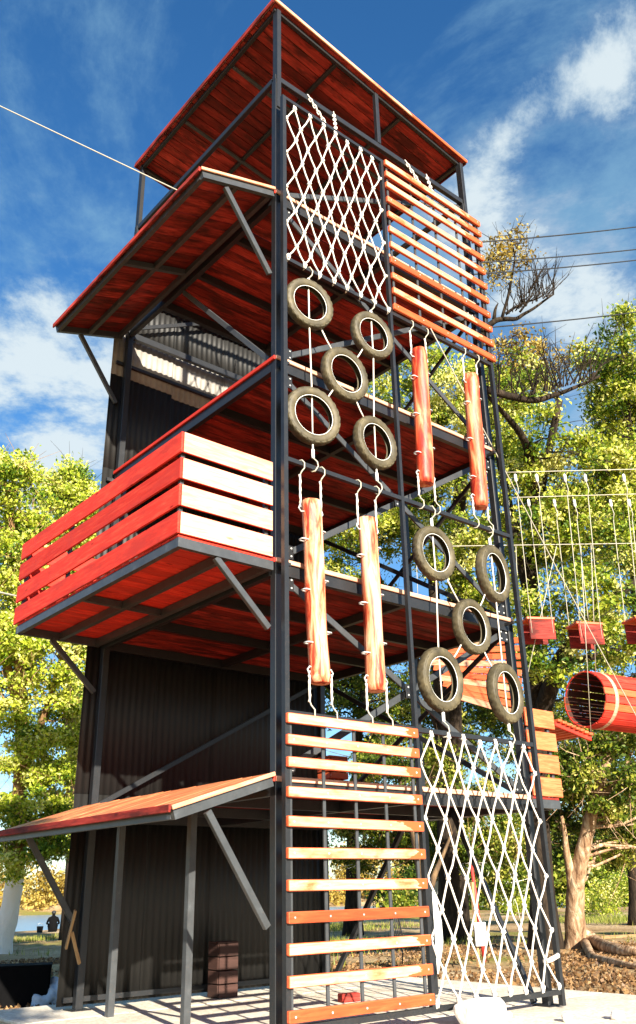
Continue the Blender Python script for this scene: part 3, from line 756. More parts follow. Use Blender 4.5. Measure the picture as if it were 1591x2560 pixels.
# short chains from the top rail to the frame
for i, (xa, xb) in enumerate(((.55, .70), (.98, .86), (2.28, 2.41), (2.70, 2.61))):
    root = empty('hanging_chain', (xb, .02, ZD[4]+.02), ['left pale chain above the upper rope net', 'second pale chain from the left, above the upper rope net', 'third pale chain from the left, above the upper slats', 'rightmost pale chain above the upper slats'][i], 'chain', 'chains holding up the climbing frame')
    p0 = Vector((xb, .005, ZD[4]+.03)); p1 = Vector((xa, Y0+.02, ZRAIL+.05)); nl = 9
    for k in range(nl):
        c = p0+(p1-p0)*((k+.5)/nl); u = (p1-p0).normalized(); a = u.orthogonal().normalized(); bq = u.cross(a)
        if k % 2: a = bq
        ll = (p1-p0).length/nl*.72; b = MB()
        b.tube([c+u*ll*math.cos(t)+a*.017*math.sin(t) for t in np.linspace(0, 2*math.pi, 11)[:-1]], .007, 6, closed=True); b.build('link', M['rope'], root)

# ------------------------------------------------------------------ wires and ropes
def wire(p0, p1, r, mat, label, sag=0.0, cat='cable', name='cable', grp=None, n=14):
    p0 = Vector(p0); p1 = Vector(p1); b = MB()
    b.tube([p0+(p1-p0)*(i/n)-Vector((0, 0, sag*4*(i/n)*(1-i/n))) for i in range(n+1)], r, 6)
    o = b.build(name, mat, None, origin=tuple((p0+p1)/2)); return tag(o, label, cat, grp)
pz = at(453, 462, 8.7*1.0)
wire(Vector((X0, .9, 8.55)), at(-600, -20, 14), .008, M['cable'], 'pale zip line cable running from the canopy to the upper left', 0.0, 'zip line', 'zip_line')
wire(at(176, 1519, 10.6), at(-700, 1330, 20), .012, M['cable'], 'pale rope leaving the balcony floor towards the left', .0, 'rope', 'rope')
for i, (y0, y1) in enumerate(((607, 560), (658, 620), (686, 646), (822, 771))):
    wire(at(1180, y0, 17), at(1900, y1-40, 26), .014, M['darkcable'], ['topmost dark overhead cable at the right', 'second dark overhead cable from the top', 'third dark overhead cable from the top', 'lowest dark overhead cable at the right'][i], .12, 'cable', 'overhead_cable', 'dark overhead cables')
wire(Vector((2.25, -.05, 7.45)), at(1640, 1880, 12.4), .0075, M['cable'], 'thin pale guy rope running down to the right across the tower', .05, 'rope', 'guy_rope')
# course cables at the right
for i, (y0, y1, px0, dp) in enumerate(((1181, 1168, 1262, 12.8), (1244, 1229, 1280, 13.4), (1366, 1355, 1090, 13.2))):
    wire(at(px0, y0, dp), at(1800, y1, dp+.3), .0065, M['cable'], ['upper course cable at the right carrying hanging steps', 'middle course cable at the right carrying hanging steps', 'lowest course cable at the right, a hand line'][i], .0, 'cable', 'course_cable', 'course cables')
# hanging steps
for i, (px, py, dp, lb) in enumerate(((1343, 1552, 13.1, 'red slatted hanging step nearest the tower'), (1462, 1564, 13.1, 'red slatted hanging step between two others'), (1604, 1552, 13.1, 'red slatted hanging step cut by the right edge'))):
    c = at(px, py, dp); root = empty('hanging_step', c, lb, 'step', 'red hanging steps of the rope course', rz=-.55+.08*i)
    mw = WM[root]; w2, d2 = .215, .16
    for k in range(4):
        y = -d2+.045+k*.09
        piece('slat', mw @ Vector((-w2, y, 0)), mw @ Vector((w2, y, 0)), .075, .035, M['ored'], root, jit=.006, rng=r1)
    for y in (-d2+.01, d2-.01):
        piece('side_board', mw @ Vector((-w2+.02, y, -.175)), mw @ Vector((w2-.02, y, -.175)), .025, .29, M['red'], root)
    for x in (-w2+.05, w2-.05):
        for y, cp, dpp in ((-d2, 1181, 12.8), (d2, 1244, 13.4)):
            q = mw @ Vector((x, y, .02)); u = (q-CAM); dd = u.dot(fw); pxq = 795.5+FPX*u.dot(rt2)/dd
            topx = pxq-38; pt = at(topx, cp+4, dpp)
            b = MB(); m_ = pt+Vector((0, 0, -.34))
            b.tube([q-Vector((0, 0, .25)), q, m_], .0055, 6); b.tube([m_, m_+Vector((.02, -.015, .1)), pt+Vector((.0, 0, -.1))], .006, 6); b.build('rope', M['cable'], root)
            b = MB(); b.tube([pt+Vector((0, 0, -.13)), pt+Vector((0, 0, -.11)), pt+Vector((0, 0, -.02)), pt], [.008, .022, .022, .008], 8); b.build('clamp', M['plastic'], root)

# barrel tunnel of staves
def barrel(c, axis, rad, length, label, hoops):
    ax = Vector(axis).normalized(); root = empty('barrel_tunnel', Vector(c)-Vector((0, 0, rad)), label, 'tunnel')
    a = ax.cross(Vector((0,0,1))).normalized(); bq = a.cross(ax).normalized(); ns = 22
    for k in range(ns):
        t = 2*math.pi*(k+.5)/ns; o = a*math.cos(t)+bq*math.sin(t)
        p0 = Vector(c)+o*rad+ax*r1.uniform(-.015, .015); p1 = p0+ax*length
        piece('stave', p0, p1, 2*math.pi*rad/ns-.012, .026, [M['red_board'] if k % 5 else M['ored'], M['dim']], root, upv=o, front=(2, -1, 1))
    for h in hoops:
        b = MB(); cc = Vector(c)+ax*h; V = []; F = []; n = 48
        for i in range(n):
            t = 2*math.pi*i/n; o = a*math.cos(t)+bq*math.sin(t)
            for rr_, s in ((rad+.016, -.035), (rad+.022, -.035), (rad+.022, .035), (rad+.016, .035)): V.append(cc+o*rr_+ax*s)
        for i in range(n):
            for j in range(4): F.append((i*4+j, i*4+(j+1) % 4, ((i+1) % n)*4+(j+1) % 4, ((i+1) % n)*4+j))
        b.quad_mesh(V, F, 0, True); b.build('hoop', M['pale2'], root)
    return root
bc = at(1462, 1748, 13.0)
br = barrel(bc, (1, -.17, -.01), .40, 2.6, 'red wooden barrel tunnel hanging at the right edge', (.22, 2.3))
for k, (px, py, qx, qy) in enumerate(((1490, 1692, 1478, 1362), (1640, 1720, 1620, 1360))):
    b = MB(); b.tube([at(px, py, 13.1), at(qx, qy, 13.3)], .006, 6); b.build('rope', M['cable'], br)
# slatted stage before the barrel
st0 = at(1388, 1800, 12.2); st1 = at(1478, 1838, 12.6)
dirx = (st1-st0); dirx.z *= .6; dn = Vector((dirx.x, dirx.y, 0)).normalized(); dp_ = Vector((-dn.y, dn.x, 0))
root = empty('slatted_stage', (st0+st1)/2, 'small red slatted stage hung between side balcony and barrel', 'platform')
for k in range(8):
    p = st0+(st1-st0)*((k+.5)/8)
    piece('slat', p-dp_*.05, p+dp_*.75, .085, .035, M['ored'], root, jit=.006, rng=r1)
for s in (.02, .7): piece('bearer', st0+dp_*s-Vector((0, 0, .05)), st1+dp_*s-Vector((0, 0, .05)), .05, .06, M['red_board'], root)
for (p, q) in ((st1, at(1452, 1364, 13.0)), (st0+dp_*.7, at(1392, 1365, 13.2))):
    b = MB(); b.tube([p, q], .006, 6); b.build('rope', M['cable'], root)
# slatted ramp half hidden behind the tower
P00, P10, P01, P11 = at(1050, 1612, 16.4), at(1300, 1590, 15.6), at(1130, 1742, 15.6), at(1310, 1800, 14.9)
root = empty('slatted_ramp', (P01+P11)/2, 'sloping orange slatted ramp seen between the lower tyres', 'ramp')
nrm = (P10-P00).cross(P01-P00).normalized()
for k in range(10):
    t = (k+.5)/10; a, c = P00.lerp(P01, t), P10.lerp(P11, t)
    piece('slat', a, c, (P01-P00).length/10-.015, .03, M['ored'] if k % 3 else M['pale'], root, upv=nrm, jit=.01, rng=r1)
for t in (.15, .85): piece('bearer', P00.lerp(P10, t)+nrm*.05, P01.lerp(P11, t)+nrm*.05, .06, .06, M['red'], root, upv=nrm)
for (p, q) in ((P00, at(1040, 1366, 16.4)), (P10, at(1290, 1366, 15.6))):
    b = MB(); b.tube([p, q], .006, 6); b.build('rope', M['cable'], root)

# ------------------------------------------------------------------ trees
def leaf_mesh(name, pts, size, mat, rng, tint, aspect=.55, upbias=.0):
    n = len(pts); pts = np.asarray(pts)
    d = rng.normal(size=(n, 3)); d[:, 2] -= .25; d /= np.linalg.norm(d, axis=1)[:, None]
    e = rng.normal(size=(n, 3)); e[:, 2] += upbias; nn = np.cross(d, e); nn /= np.linalg.norm(nn, axis=1)[:, None]
    s = size*rng.uniform(.6, 1.35, n)[:, None]
    w = nn*s*aspect*.5; l = d*s*.5
    f = np.cross(nn, d)*s*.12
    V = np.empty((n, 4, 3)); V[:, 0] = pts-l; V[:, 1] = pts+w+f; V[:, 2] = pts+l; V[:, 3] = pts-w+f
    me = bpy.data.meshes.new(name); me.vertices.add(4*n); me.vertices.foreach_set('co', V.reshape(-1))
    me.loops.add(4*n); me.loops.foreach_set('vertex_index', np.arange(4*n, dtype=np.int32))
    me.polygons.add(n); me.polygons.foreach_set('loop_start', np.arange(0, 4*n, 4, dtype=np.int32)); me.polygons.foreach_set('loop_total', np.full(n, 4, dtype=np.int32))
    me.update(calc_edges=True)
    at_ = me.attributes.new('tint', 'FLOAT', 'FACE'); at_.data.foreach_set('value', np.clip(tint, 0, 1).astype(np.float32))
    me.materials.append(mat); return me
def tree(name, label, trunk, r0, blobs, leaf, size, bark_, seed, limbs=(), group=None, bare=0.0, twig=True, cat='tree', rtop=.25):
    """trunk: points base to top; blobs: (centre, radii, clumps, leaves per clump, clump radius); limbs: extra (points, radius)"""
    rng = np.random.default_rng(seed); base = Vector(trunk[0])
    root = empty(name, base, label, cat, group)
    b = MB(); tp = [Vector(p) for p in trunk]
    # smooth the trunk line
    fine = []
    for i in range(len(tp)-1):
        for k in range(5): fine.append(tp[i].lerp(tp[i+1], k/5))
    fine.append(tp[-1])
    for _ in range(2): fine = [fine[0]]+[(fine[i-1]+fine[i]*2+fine[i+1])/4 for i in range(1, len(fine)-1)]+[fine[-1]]
    N_ = len(fine)
    rad = [r0*((1-(1-rtop)*i/(N_-1)) + .55*math.exp(-i*.9))*(1+.05*math.sin(i*1.9)) for i in range(N_)]
    b.tube(fine, rad, 14)
    anchors = [(p, r) for p, r in zip(fine[N_//3:], rad[N_//3:])]
    for pts, rl in limbs:
        lp = [Vector(p) for p in pts]; ff = []
        for i in range(len(lp)-1):
            for k in range(5): ff.append(lp[i].lerp(lp[i+1], k/5) + Vector(rng.normal(size=3)*rl*.15))
        ff.append(lp[-1])
        for _ in range(2): ff = [ff[0]]+[(ff[i-1]+ff[i]*2+ff[i+1])/4 for i in range(1, len(ff)-1)]+[ff[-1]]
        rr = [rl*(1-.75*i/(len(ff)-1)) for i in range(len(ff))]; b.tube(ff, rr, 10)
        anchors += [(p, r) for p, r in zip(ff[3:], rr[3:])]
    P_ = []; TI = []
    for (c, rd, ncl, nlf, cr_) in blobs:
        c = np.array(c); rd = np.array(rd)
        for k in range(ncl):
            v = rng.normal(size=3); v /= np.linalg.norm(v); v *= rng.uniform(.35, 1.0)**.5
            cc = c+v*rd; cv = Vector(cc)
            # a branch from the nearest lower anchor
            best = min(anchors, key=lambda a: (a[0]-cv).length + (2.0 if a[0].z > cv.z+.3 else 0))
            p0, rr0 = best; ln = (cv-p0).length
            if ln < 6:
                mid = p0.lerp(cv, .5)+Vector((rng.normal()*.1*ln, rng.normal()*.1*ln, .06*ln))
                r_ = min(rr0*.5, .012+.012*ln)
                b.tube([p0, p0.lerp(mid, .5)+Vector(rng.normal(size=3)*.04*ln), mid, mid.lerp(cv, .5)+Vector(rng.normal(size=3)*.05*ln), cv], [r_, r_*.8, r_*.62, r_*.42, r_*.2], 5, cap=False)
                if rng.random() < .35: anchors.append((mid, r_*.8))
            if twig:
                for q in range(3):
                    e = cv+Vector(rng.normal(size=3)*cr_*.9); b.tube([cv, cv.lerp(e, .5)+Vector(rng.normal(size=3)*.08*cr_), e], [.011, .007, .003], 4, cap=False)
            if rng.random() < bare: continue
            m = int(nlf*.52*rng.uniform(.3, 1.6)); sh = np.array([1, 1, .62])*cr_*rng.uniform(.5, .95)
            g = rng.normal(size=(m, 3))*sh*.55
            P_.append(cc+g); TI.append(np.clip(rng.normal(.48, .24, m)+rng.normal(0, .24), 0, 1))
    tm = b.build('trunk', bark_, root, origin=tuple(base))
    if P_:
        pts = np.concatenate(P_)-np.array(base); ti = np.concatenate(TI)
        me = leaf_mesh('crown', pts, size*.92, leaf, rng, ti); o = bpy.data.objects.new('crown', me); put(o, root, Matrix.Translation(base))
    return root
def onground(px, py):
    d = ray(px, py); t = 5.0
    for _ in range(60):
        p = CAM+d*t; g = gz(p.x, p.y); t += (p.z-g)/max(.02, -d.z)*.7 if d.z < 0 else 1
    p = CAM+d*t; return Vector((p.x, p.y, gz(p.x, p.y)))
def gat(px, depth):
    """ground point in the picture column px at a given depth"""
    p = at(px, 2238, depth); return Vector((p.x, p.y, gz(p.x, p.y)-.1))
def B(px, py, dep, rpx, rpy, ncl, nlf, cr_, rz=1.0):
    c = at(px, py, dep); k = dep/FPX; hr = rpx*k
    return (tuple(c), (hr, hr, rpy*k), ncl, nlf, cr_)

# right: big tree with the thick dark limb
D1 = 19.0
g = gat(1350, D1)
tree('tree', 'big tree behind the hanging steps with a thick dark leaning limb', [g, at(1345, 2050, D1), at(1342, 1750, D1), at(1325, 1500, D1), at(1345, 1250, D1), at(1400, 1000, D1)], .27,
     [B(1410, 1190, D1, 170, 90, 48, 330, .42), B(1330, 1300, D1-.5, 130, 110, 36, 340, .40), B(1500, 1330, D1-.4, 150, 120, 40, 330, .42), B(1300, 1080, D1+.3, 90, 150, 22, 300, .40), B(1440, 1500, D1-1.4, 150, 90, 30, 300, .38), B(1560, 1560, D1-1.6, 90, 110, 22, 300, .38), B(1370, 1640, D1-1.2, 70, 90, 18, 300, .36), B(1290, 960, D1+1, 90, 70, 20, 260, .36), B(1570, 1190, D1, 80, 110, 24, 380, .42), B(1480, 1690, D1+1.5, 130, 60, 12, 220, .34)],
     M['leaf'], .105, M['bark_dark'], 21,
     limbs=[([at(1342, 1800, D1), at(1400, 1660, D1-.5), at(1460, 1560, D1-1), at(1560, 1470, D1-1), at(1680, 1400, D1)], .21), ([at(1330, 1500, D1), at(1290, 1350, D1), at(1250, 1150, D1), at(1240, 1000, D1)], .15), ([at(1400, 1660, D1-.5), at(1500, 1640, D1), at(1620, 1590, D1)], .10),
            ([at(1345, 1300, D1), at(1320, 1100, D1-1), at(1215, 985, D1-2)], .13), ([at(1200, 970, D1-2), at(1330, 1005, D1-2), at(1400, 985, D1-2), at(1500, 940, D1-2)], .085)])
# right edge: tall light green tree
D2 = 24.0
tree('tree', 'tall light green tree at the right edge below the overhead cables', [gat(1640, D2), at(1630, 1900, D2), at(1600, 1500, D2), at(1570, 1150, D2), at(1560, 850, D2)], .34,
     [B(1560, 880, D2, 110, 120, 40, 330, .46), B(1545, 1000, D2, 70, 90, 24, 320, .44), B(1590, 1050, D2, 130, 160, 40, 340, .5), B(1490, 1210, D2, 110, 70, 24, 320, .44), B(1600, 1350, D2, 140, 150, 44, 420, .5)],
     M['leaf'], .12, M['bark_dark'], 22)
# yellowing tree with bare twigs behind the top of the tower
D3 = 25.0
tree('tree', 'thin tall tree with bare twigs and sparse yellow leaves above the slats', [gat(1130, D3), at(1130, 1700, D3), at(1150, 1200, D3), at(1180, 950, D3), at(1215, 800, D3)], .3,
     [B(1265, 655, D3, 65, 60, 14, 110, .42), B(1270, 600, D3, 42, 40, 6, 60, .34), B(1240, 700, D3, 50, 50, 7, 80, .36), B(1270, 900, D3, 90, 60, 26, 240, .46), B(1340, 920, D3, 90, 60, 22, 180, .46)],
     M['leaf_a'], .115, M['bark_dark'], 23, bare=.12,
     limbs=[([at(1205, 830, D3), at(1240, 798, D3), at(1285, 800, D3), at(1320, 780, D3), at(1385, 735, D3)], .10), ([at(1255, 798, D3), at(1275, 720, D3), at(1290, 640, D3), at(1270, 580, D3)], .05), ([at(1265, 785, D3), at(1300, 760, D3), at(1350, 745, D3), at(1385, 715, D3)], .045), ([at(1300, 780, D3), at(1330, 740, D3), at(1345, 690, D3)], .035), ([at(1235, 798, D3), at(1240, 770, D3), at(1246, 758, D3)], .06)])
# bare twigs on those limbs
def twigs(label, spots, dep, seed):
    rng = random.Random(seed); root = None
    b = MB()
    for (px, py, qx, qy, n) in spots:
        for k in range(n):
            t = rng.random(); x = px+(qx-px)*t; y = py+(qy-py)*t; p = at(x, y, dep+rng.uniform(-.4, .4))
            a = rng.uniform(-.5, .9); ln = rng.uniform(.4, 1.0); d = rt2*math.sin(a)+up2*math.cos(a)+fw*rng.uniform(-.5, .5)
            p1 = p+d*ln*.5+Vector((0,0,.02)); p2 = p+d*ln+rt2*rng.uniform(-.1, .2)
            b.tube([p, p1, p2], [.016, .010, .004], 4, cap=False)
            for q in range(3):
                s = p.lerp(p2, rng.uniform(.3, .95)); e = s+(d+Vector((rng.uniform(-.7, .7), rng.uniform(-.7, .7), rng.uniform(-.2, .7))))*ln*.3
                b.tube([s, e], [.008, .003], 4, cap=False)
    return b
tw = twigs('', [(1250, 795, 1385, 735, 24), (1285, 780, 1385, 715, 22), (1300, 770, 1345, 690, 12)], D3, 4)
for o in bpy.data.objects:
    if o.name.startswith('trunk') and o.parent and 'bare twigs' in o.parent.get('label', ''):
        tw.build('twigs', M['bark_dark'], o.parent, origin=tuple(WM[o.parent].translation))
tw = twigs('', [(1320, 990, 1490, 945, 40), (1220, 975, 1330, 1005, 12)], D1-2, 6)
for o in bpy.data.objects:
    if o.name.startswith('trunk') and o.parent and 'leaning limb' in o.parent.get('label', ''):
        tw.build('twigs', M['bark_dark'], o.parent, origin=tuple(WM[o.parent].translation))
# near pale trunk at the right
gb = onground(1440, 2372); D4 = (gb-CAM).dot(fw)
tree('tree', 'tree with thick pale peeling trunk standing on leaf litter at the right', [gb-Vector((0,0,.15)), at(1437, 2290, D4), at(1440, 2200, D4), at(1462, 2110, D4), at(1485, 2010, D4), at(1520, 1890, D4), at(1560, 1780, D4)], .23,
     [B(1500, 1950, D4, 110, 90, 36, 380, .42), B(1400, 1900, D4+1, 60, 90, 18, 300, .40), B(1560, 2080, D4+1.5, 90, 100, 26, 360, .42), B(1420, 2080, D4+.6, 50, 80, 14, 240, .34), B(1560, 1830, D4, 90, 70, 20, 360, .4)],
     M['leaf_d'], .105, M['bark_pale'], 24,
     limbs=[([at(1436, 2260, D4), at(1425, 2180, D4), at(1415, 2120, D4), at(1405, 2040, D4)], .13), ([at(1485, 2010, D4), at(1540, 1960, D4), at(1580, 1880, D4)], .10),
            ([gb+Vector((.15, -.1, .30)), onground(1490, 2372)+Vector((0,0,.14)), onground(1540, 2392)+Vector((0,0,.10)), onground(1600, 2398)+Vector((0,0,.10)), onground(1680, 2395)+Vector((0,0,.02))], .17), ([gb+Vector((0, -.25, .12)), onground(1480, 2402)+Vector((0,0,.05)), onground(1560, 2420)+Vector((0,0,.05)), onground(1660, 2432)+Vector((0,0,.02))], .10)], rtop=.3)
# trees seen through the tower
D5 = 21.0
tree('tree', 'dense green tree seen through the middle of the tower', [gat(1120, D5+3), at(1115, 2000, D5+3), at(1100, 1700, D5+3), at(1080, 1400, D5+3), at(1090, 1150, D5+3)], .30,
     [B(900, 1290, D5+3, 130, 110, 44, 400, .46), B(1100, 1300, D5+3, 150, 150, 60, 420, .48), B(1180, 1100, D5+3, 150, 130, 46, 400, .48), B(1060, 980, D5+3, 150, 110, 44, 360, .48), B(1230, 1420, D5+3, 110, 130, 30, 380, .46), B(860, 1500, D5+3, 110, 110, 24, 300, .44), B(960, 1010, D5+4, 90, 90, 20, 300, .46)],
     M['leaf'], .115, M['bark_dark'], 25, limbs=[([at(1110, 1850, D5+3), at(1020, 1600, D5+3), at(930, 1400, D5+3)], .16), ([at(1100, 1650, D5+3), at(1180, 1400, D5+3), at(1220, 1250, D5+3)], .14)])
tree('tree', 'drooping green tree seen between the lower slats and the lower net', [gat(1090, 27), at(1095, 2250, 27), at(1100, 2100, 27), at(1090, 1950, 27)], .33,
     [B(900, 2110, 26, 100, 70, 34, 380, .42), B(1020, 2080, 26, 100, 80, 36, 380, .42), B(1150, 2110, 25, 110, 90, 40, 380, .42), B(1270, 2080, 25, 90, 110, 34, 380, .42), B(1080, 1960, 27, 200, 70, 50, 360, .46), B(1250, 2220, 25, 50, 50, 14, 300, .34)],
     M['leaf_d'], .11, M['bark_lime'], 26, limbs=[([at(1100, 2150, 27), at(1000, 2050, 26.5), at(900, 2040, 26)], .12), ([at(1100, 2150, 27), at(1200, 2030, 26), at(1290, 2010, 25)], .12)])
tree('tree', 'forked brown tree behind the lower net, near the white board', [gat(1075, 19), at(1070, 2300, 19), at(1062, 2220, 19), at(1040, 2100, 19), at(1000, 1950, 19)], .22,
     [B(1020, 1900, 19.5, 130, 80, 26, 300, .4), B(1100, 1980, 20, 80, 60, 14, 260, .36)], M['leaf_d'], .10, M['bark'], 27, limbs=[([at(1066, 2260, 19), at(1090, 2180, 19.2), at(1130, 2080, 19.5)], .10)])
tree('tree', 'slim dark tree beyond the right pale trunk', [gat(1580, 30), at(1580, 2150, 30), at(1575, 1950, 30), at(1560, 1700, 30)], .2,
     [B(1560, 1950, 30, 110, 140, 44, 360, .5), B(1460, 1800, 31, 140, 110, 44, 340, .52), B(1600, 1650, 30, 120, 120, 34, 340, .5), B(1350, 1850, 31, 110, 130, 36, 340, .5), B(1500, 2090, 30, 110, 50, 22, 320, .45)],
     M['leaf_d'], .13, M['bark_dark'], 28)
tree('tree', 'dark leafy tree closing the gap behind the trough bridge', [gat(880, 30), at(880, 2100, 30), at(900, 1800, 30), at(920, 1600, 30)], .26,
     [B(800, 1700, 30, 130, 130, 40, 380, .55), B(960, 1720, 30, 140, 130, 46, 380, .55), B(1130, 1780, 30, 140, 120, 46, 380, .55), B(900, 1560, 31, 140, 90, 34, 360, .55), B(1240, 1700, 31, 110, 130, 34, 360, .55), B(1000, 1890, 30, 180, 60, 36, 360, .5), B(1200, 1560, 31, 120, 90, 26, 340, .55)],
     M['leaf_d'], .14, M['bark_dark'], 29)
# behind the photographer: a small tree that shades the ground left of the tower
tree('tree', 'small tree standing out of view behind the photographer', [Vector((-6.2, -10.4, -.2)), Vector((-6.1, -10.3, 2.5)), Vector((-5.9, -10.2, 5.0)), Vector((-5.8, -10.1, 6.6))], .16,
     [((-5.8, -10.1, 6.3), (1.6, 1.6, 1.5), 46, 330, .5)], M['leaf'], .15, M['bark'], 35)
# left: two sunlit trees
gl = onground(-6, 2385); DL = (gl-CAM).dot(fw)
tree('tree', 'sunlit yellow-green tree with limewashed trunk foot at the left edge', [gl-Vector((0,0,.1)), at(25, 2280, DL), at(45, 2150, DL), at(50, 1950, DL), at(55, 1750, DL), at(40, 1500, DL), at(30, 1300, DL)], .30,
     [B(20, 1210, DL, 80, 80, 30, 420, .50), B(60, 1330, DL, 70, 90, 30, 420, .5), B(-40, 1400, DL, 110, 160, 30, 380, .52), B(120, 1620, DL, 120, 120, 52, 420, .52), B(20, 1700, DL, 90, 130, 36, 420, .52), B(150, 1830, DL, 80, 130, 46, 420, .5), B(60, 1950, DL-.6, 80, 120, 34, 380, .46), B(150, 2060, DL, 70, 80, 30, 380, .46), B(50, 2130, DL-.6, 90, 60, 26, 340, .42), B(30, 1540, DL, 80, 80, 24, 400, .5)],
     M['leaf_y'], .13, M['bark_lime'], 31, limbs=[([at(50, 1950, DL), at(110, 1800, DL), at(150, 1650, DL)], .16), ([at(55, 1800, DL), at(0, 1600, DL), at(-60, 1450, DL)], .16), ([at(45, 2130, DL), at(110, 2050, DL), at(170, 1980, DL)], .12)])
DM = 34.0
tree('tree', 'sunlit yellow-green tree rising behind the balcony boards', [gat(190, DM), at(190, 2000, DM), at(170, 1700, DM), at(150, 1450, DM), at(170, 1250, DM)], .34,
     [B(170, 1230, DM, 60, 70, 34, 380, .55), B(215, 1310, DM, 60, 90, 34, 380, .55), B(120, 1400, DM, 90, 90, 40, 380, .55), B(210, 1500, DM, 80, 110, 36, 380, .55), B(200, 1800, DM, 60, 160, 36, 380, .55), B(210, 2040, DM, 60, 90, 24, 360, .5)],
     M['leaf_y'], .15, M['bark_dark'], 32)
# wood beyond: background masses
def thicket(name, label, spots, leaf, size, seed, kind='stuff', cat='thicket'):
    rng = np.random.default_rng(seed); P_ = []; TI = []
    for (c, rx, rz, n) in spots:
        c = np.array(c); k = max(3, int(n/260))
        for q in range(k):
            v = rng.normal(size=3); v /= np.linalg.norm(v); v *= rng.uniform(.2, 1)**.5; v[2] = abs(v[2])
            cc = c+v*np.array([rx, rx, rz]); m = n//k
            P_.append(cc+rng.normal(size=(m, 3))*np.array([1, 1, .7])*rx*.22); TI.append(np.clip(rng.normal(.5, .2, m)+rng.normal(0, .2), 0, 1))
    pts = np.concatenate(P_); ti = np.concatenate(TI); o_ = pts.mean(0)
    me = leaf_mesh(name, pts-o_, size, leaf, rng, ti); o = bpy.data.objects.new(name, me); put(o, None, Matrix.Translation(Vector(o_)))
    return tag(o, label, cat, kind=kind)
rngb = random.Random(77)
sp = []
for k in range(46):
    s_ = -170+k*7+rngb.uniform(-2, 2); d = rngb.uniform(127, 134); p = ang*d+sd_*s_
    sp.append(((p.x, p.y, -.6), rngb.uniform(3.6, 5.2), rngb.uniform(5, 11.0), 2600))
thicket('far_bank_trees', 'yellowish bushes and trees along the far bank of the river', sp, M['leaf_a'], .55, 61)
sp = []
for k in range(26):
    px = 1000+k*32; dpt = rngb.uniform(56, 70); p = gat(px, dpt)
    sp.append(((p.x, p.y, p.z), rngb.uniform(2.6, 3.8), rngb.uniform(6.0, 10.0), 2600))
thicket('wood', 'dense dark wood closing the view behind the right trees', sp, M['leaf_d'], .32, 62)
for i, (px, py, rx, rz, lb) in enumerate(((1480, 2262, 1.3, 1.0, 'fresh green bush beside the pale trunk'), (1560, 2268, 1.6, 1.5, 'fresh green bush at the right edge beyond the trunk'), (1300, 2262, 1.0, .9, 'low green bush behind the right tower post'))):
    p = onground(px, py+26)
    thicket('bush', lb, [((p.x, p.y, p.z+.1), rx, rz, 2600)], M['leaf'], .12, 70+i, kind=None, cat='bush')

# leaf litter and grass
def scatter_litter():
    rng = np.random.default_rng(9); P_ = []
    for _ in range(60000):
        x = rng.uniform(3.5, 17); y = rng.uniform(-4, 13)
        if -1.6 < x < 5.0 and -2.2 < y < 4.4: continue
        if math.sin(x*1.3+2*math.sin(y*.6))*math.sin(y*1.1+x*.3)+rng.normal()*.45 < .05+max(0, x-9)*.12: continue
        P_.append((x, y, gz(x, y)+.015+rng.uniform(0, .03)))
    for _ in range(14000):
        x = rng.uniform(-4, 6); y = rng.uniform(4.4, 16); P_.append((x, y, gz(x, y)+.02))
    P_ = np.array(P_); me = leaf_mesh('leaf_litter', P_, .07, M['litter'], rng, rng.uniform(0, 1, len(P_)), .6, 0)
    o = bpy.data.objects.new('leaf_litter', me); put(o); tag(o, 'brown fallen leaves scattered over the earth', 'leaf litter', kind='stuff')
scatter_litter()
def scatter_grass():
    rng = np.random.default_rng(10); V = []; n = 26000; xs = []
    while len(xs) < n:
        x = rng.uniform(-2, 32); y = rng.uniform(6, 34)
        if math.sin(x*.35+1)*math.sin(y*.3+.5)+rng.normal()*.25 < .35: continue
        xs.append((x, y, gz(x, y)))
    P_ = np.array(xs); h = rng.uniform(.08, .22, n); a = rng.uniform(0, 6.28, n); w = .012
    V = np.empty((n, 3, 3)); V[:, 0] = P_+np.stack([np.cos(a)*w, np.sin(a)*w, 0*a], 1); V[:, 1] = P_-np.stack([np.cos(a)*w, np.sin(a)*w, 0*a], 1)
    V[:, 2] = P_+np.stack([rng.normal(0, .05, n), rng.normal(0, .05, n), h], 1)
    me = bpy.data.meshes.new('grass'); me.from_pydata(V.reshape(-1, 3).tolist(), [], [(3*i, 3*i+1, 3*i+2) for i in range(n)])
    t = me.attributes.new('tint', 'FLOAT', 'FACE'); t.data.foreach_set('value', rng.uniform(0, 1, n).astype(np.float32)); me.materials.append(M['grass'])
    o = bpy.data.objects.new('grass', me); put(o); tag(o, 'thin dry grass on the ground towards the river', 'grass', kind='stuff')
scatter_grass()
# low earth steps at the right, edged with timber
a, c = onground(1500, 2352), onground(1760, 2338)
o = piece('timber_edge', a+Vector((0,0,.0)), c+Vector((0,0,.0)), .16, .22, M['raw'], None, ch=.03); tag(o, 'long low timber lying on the earth behind the right trunk', 'timber')

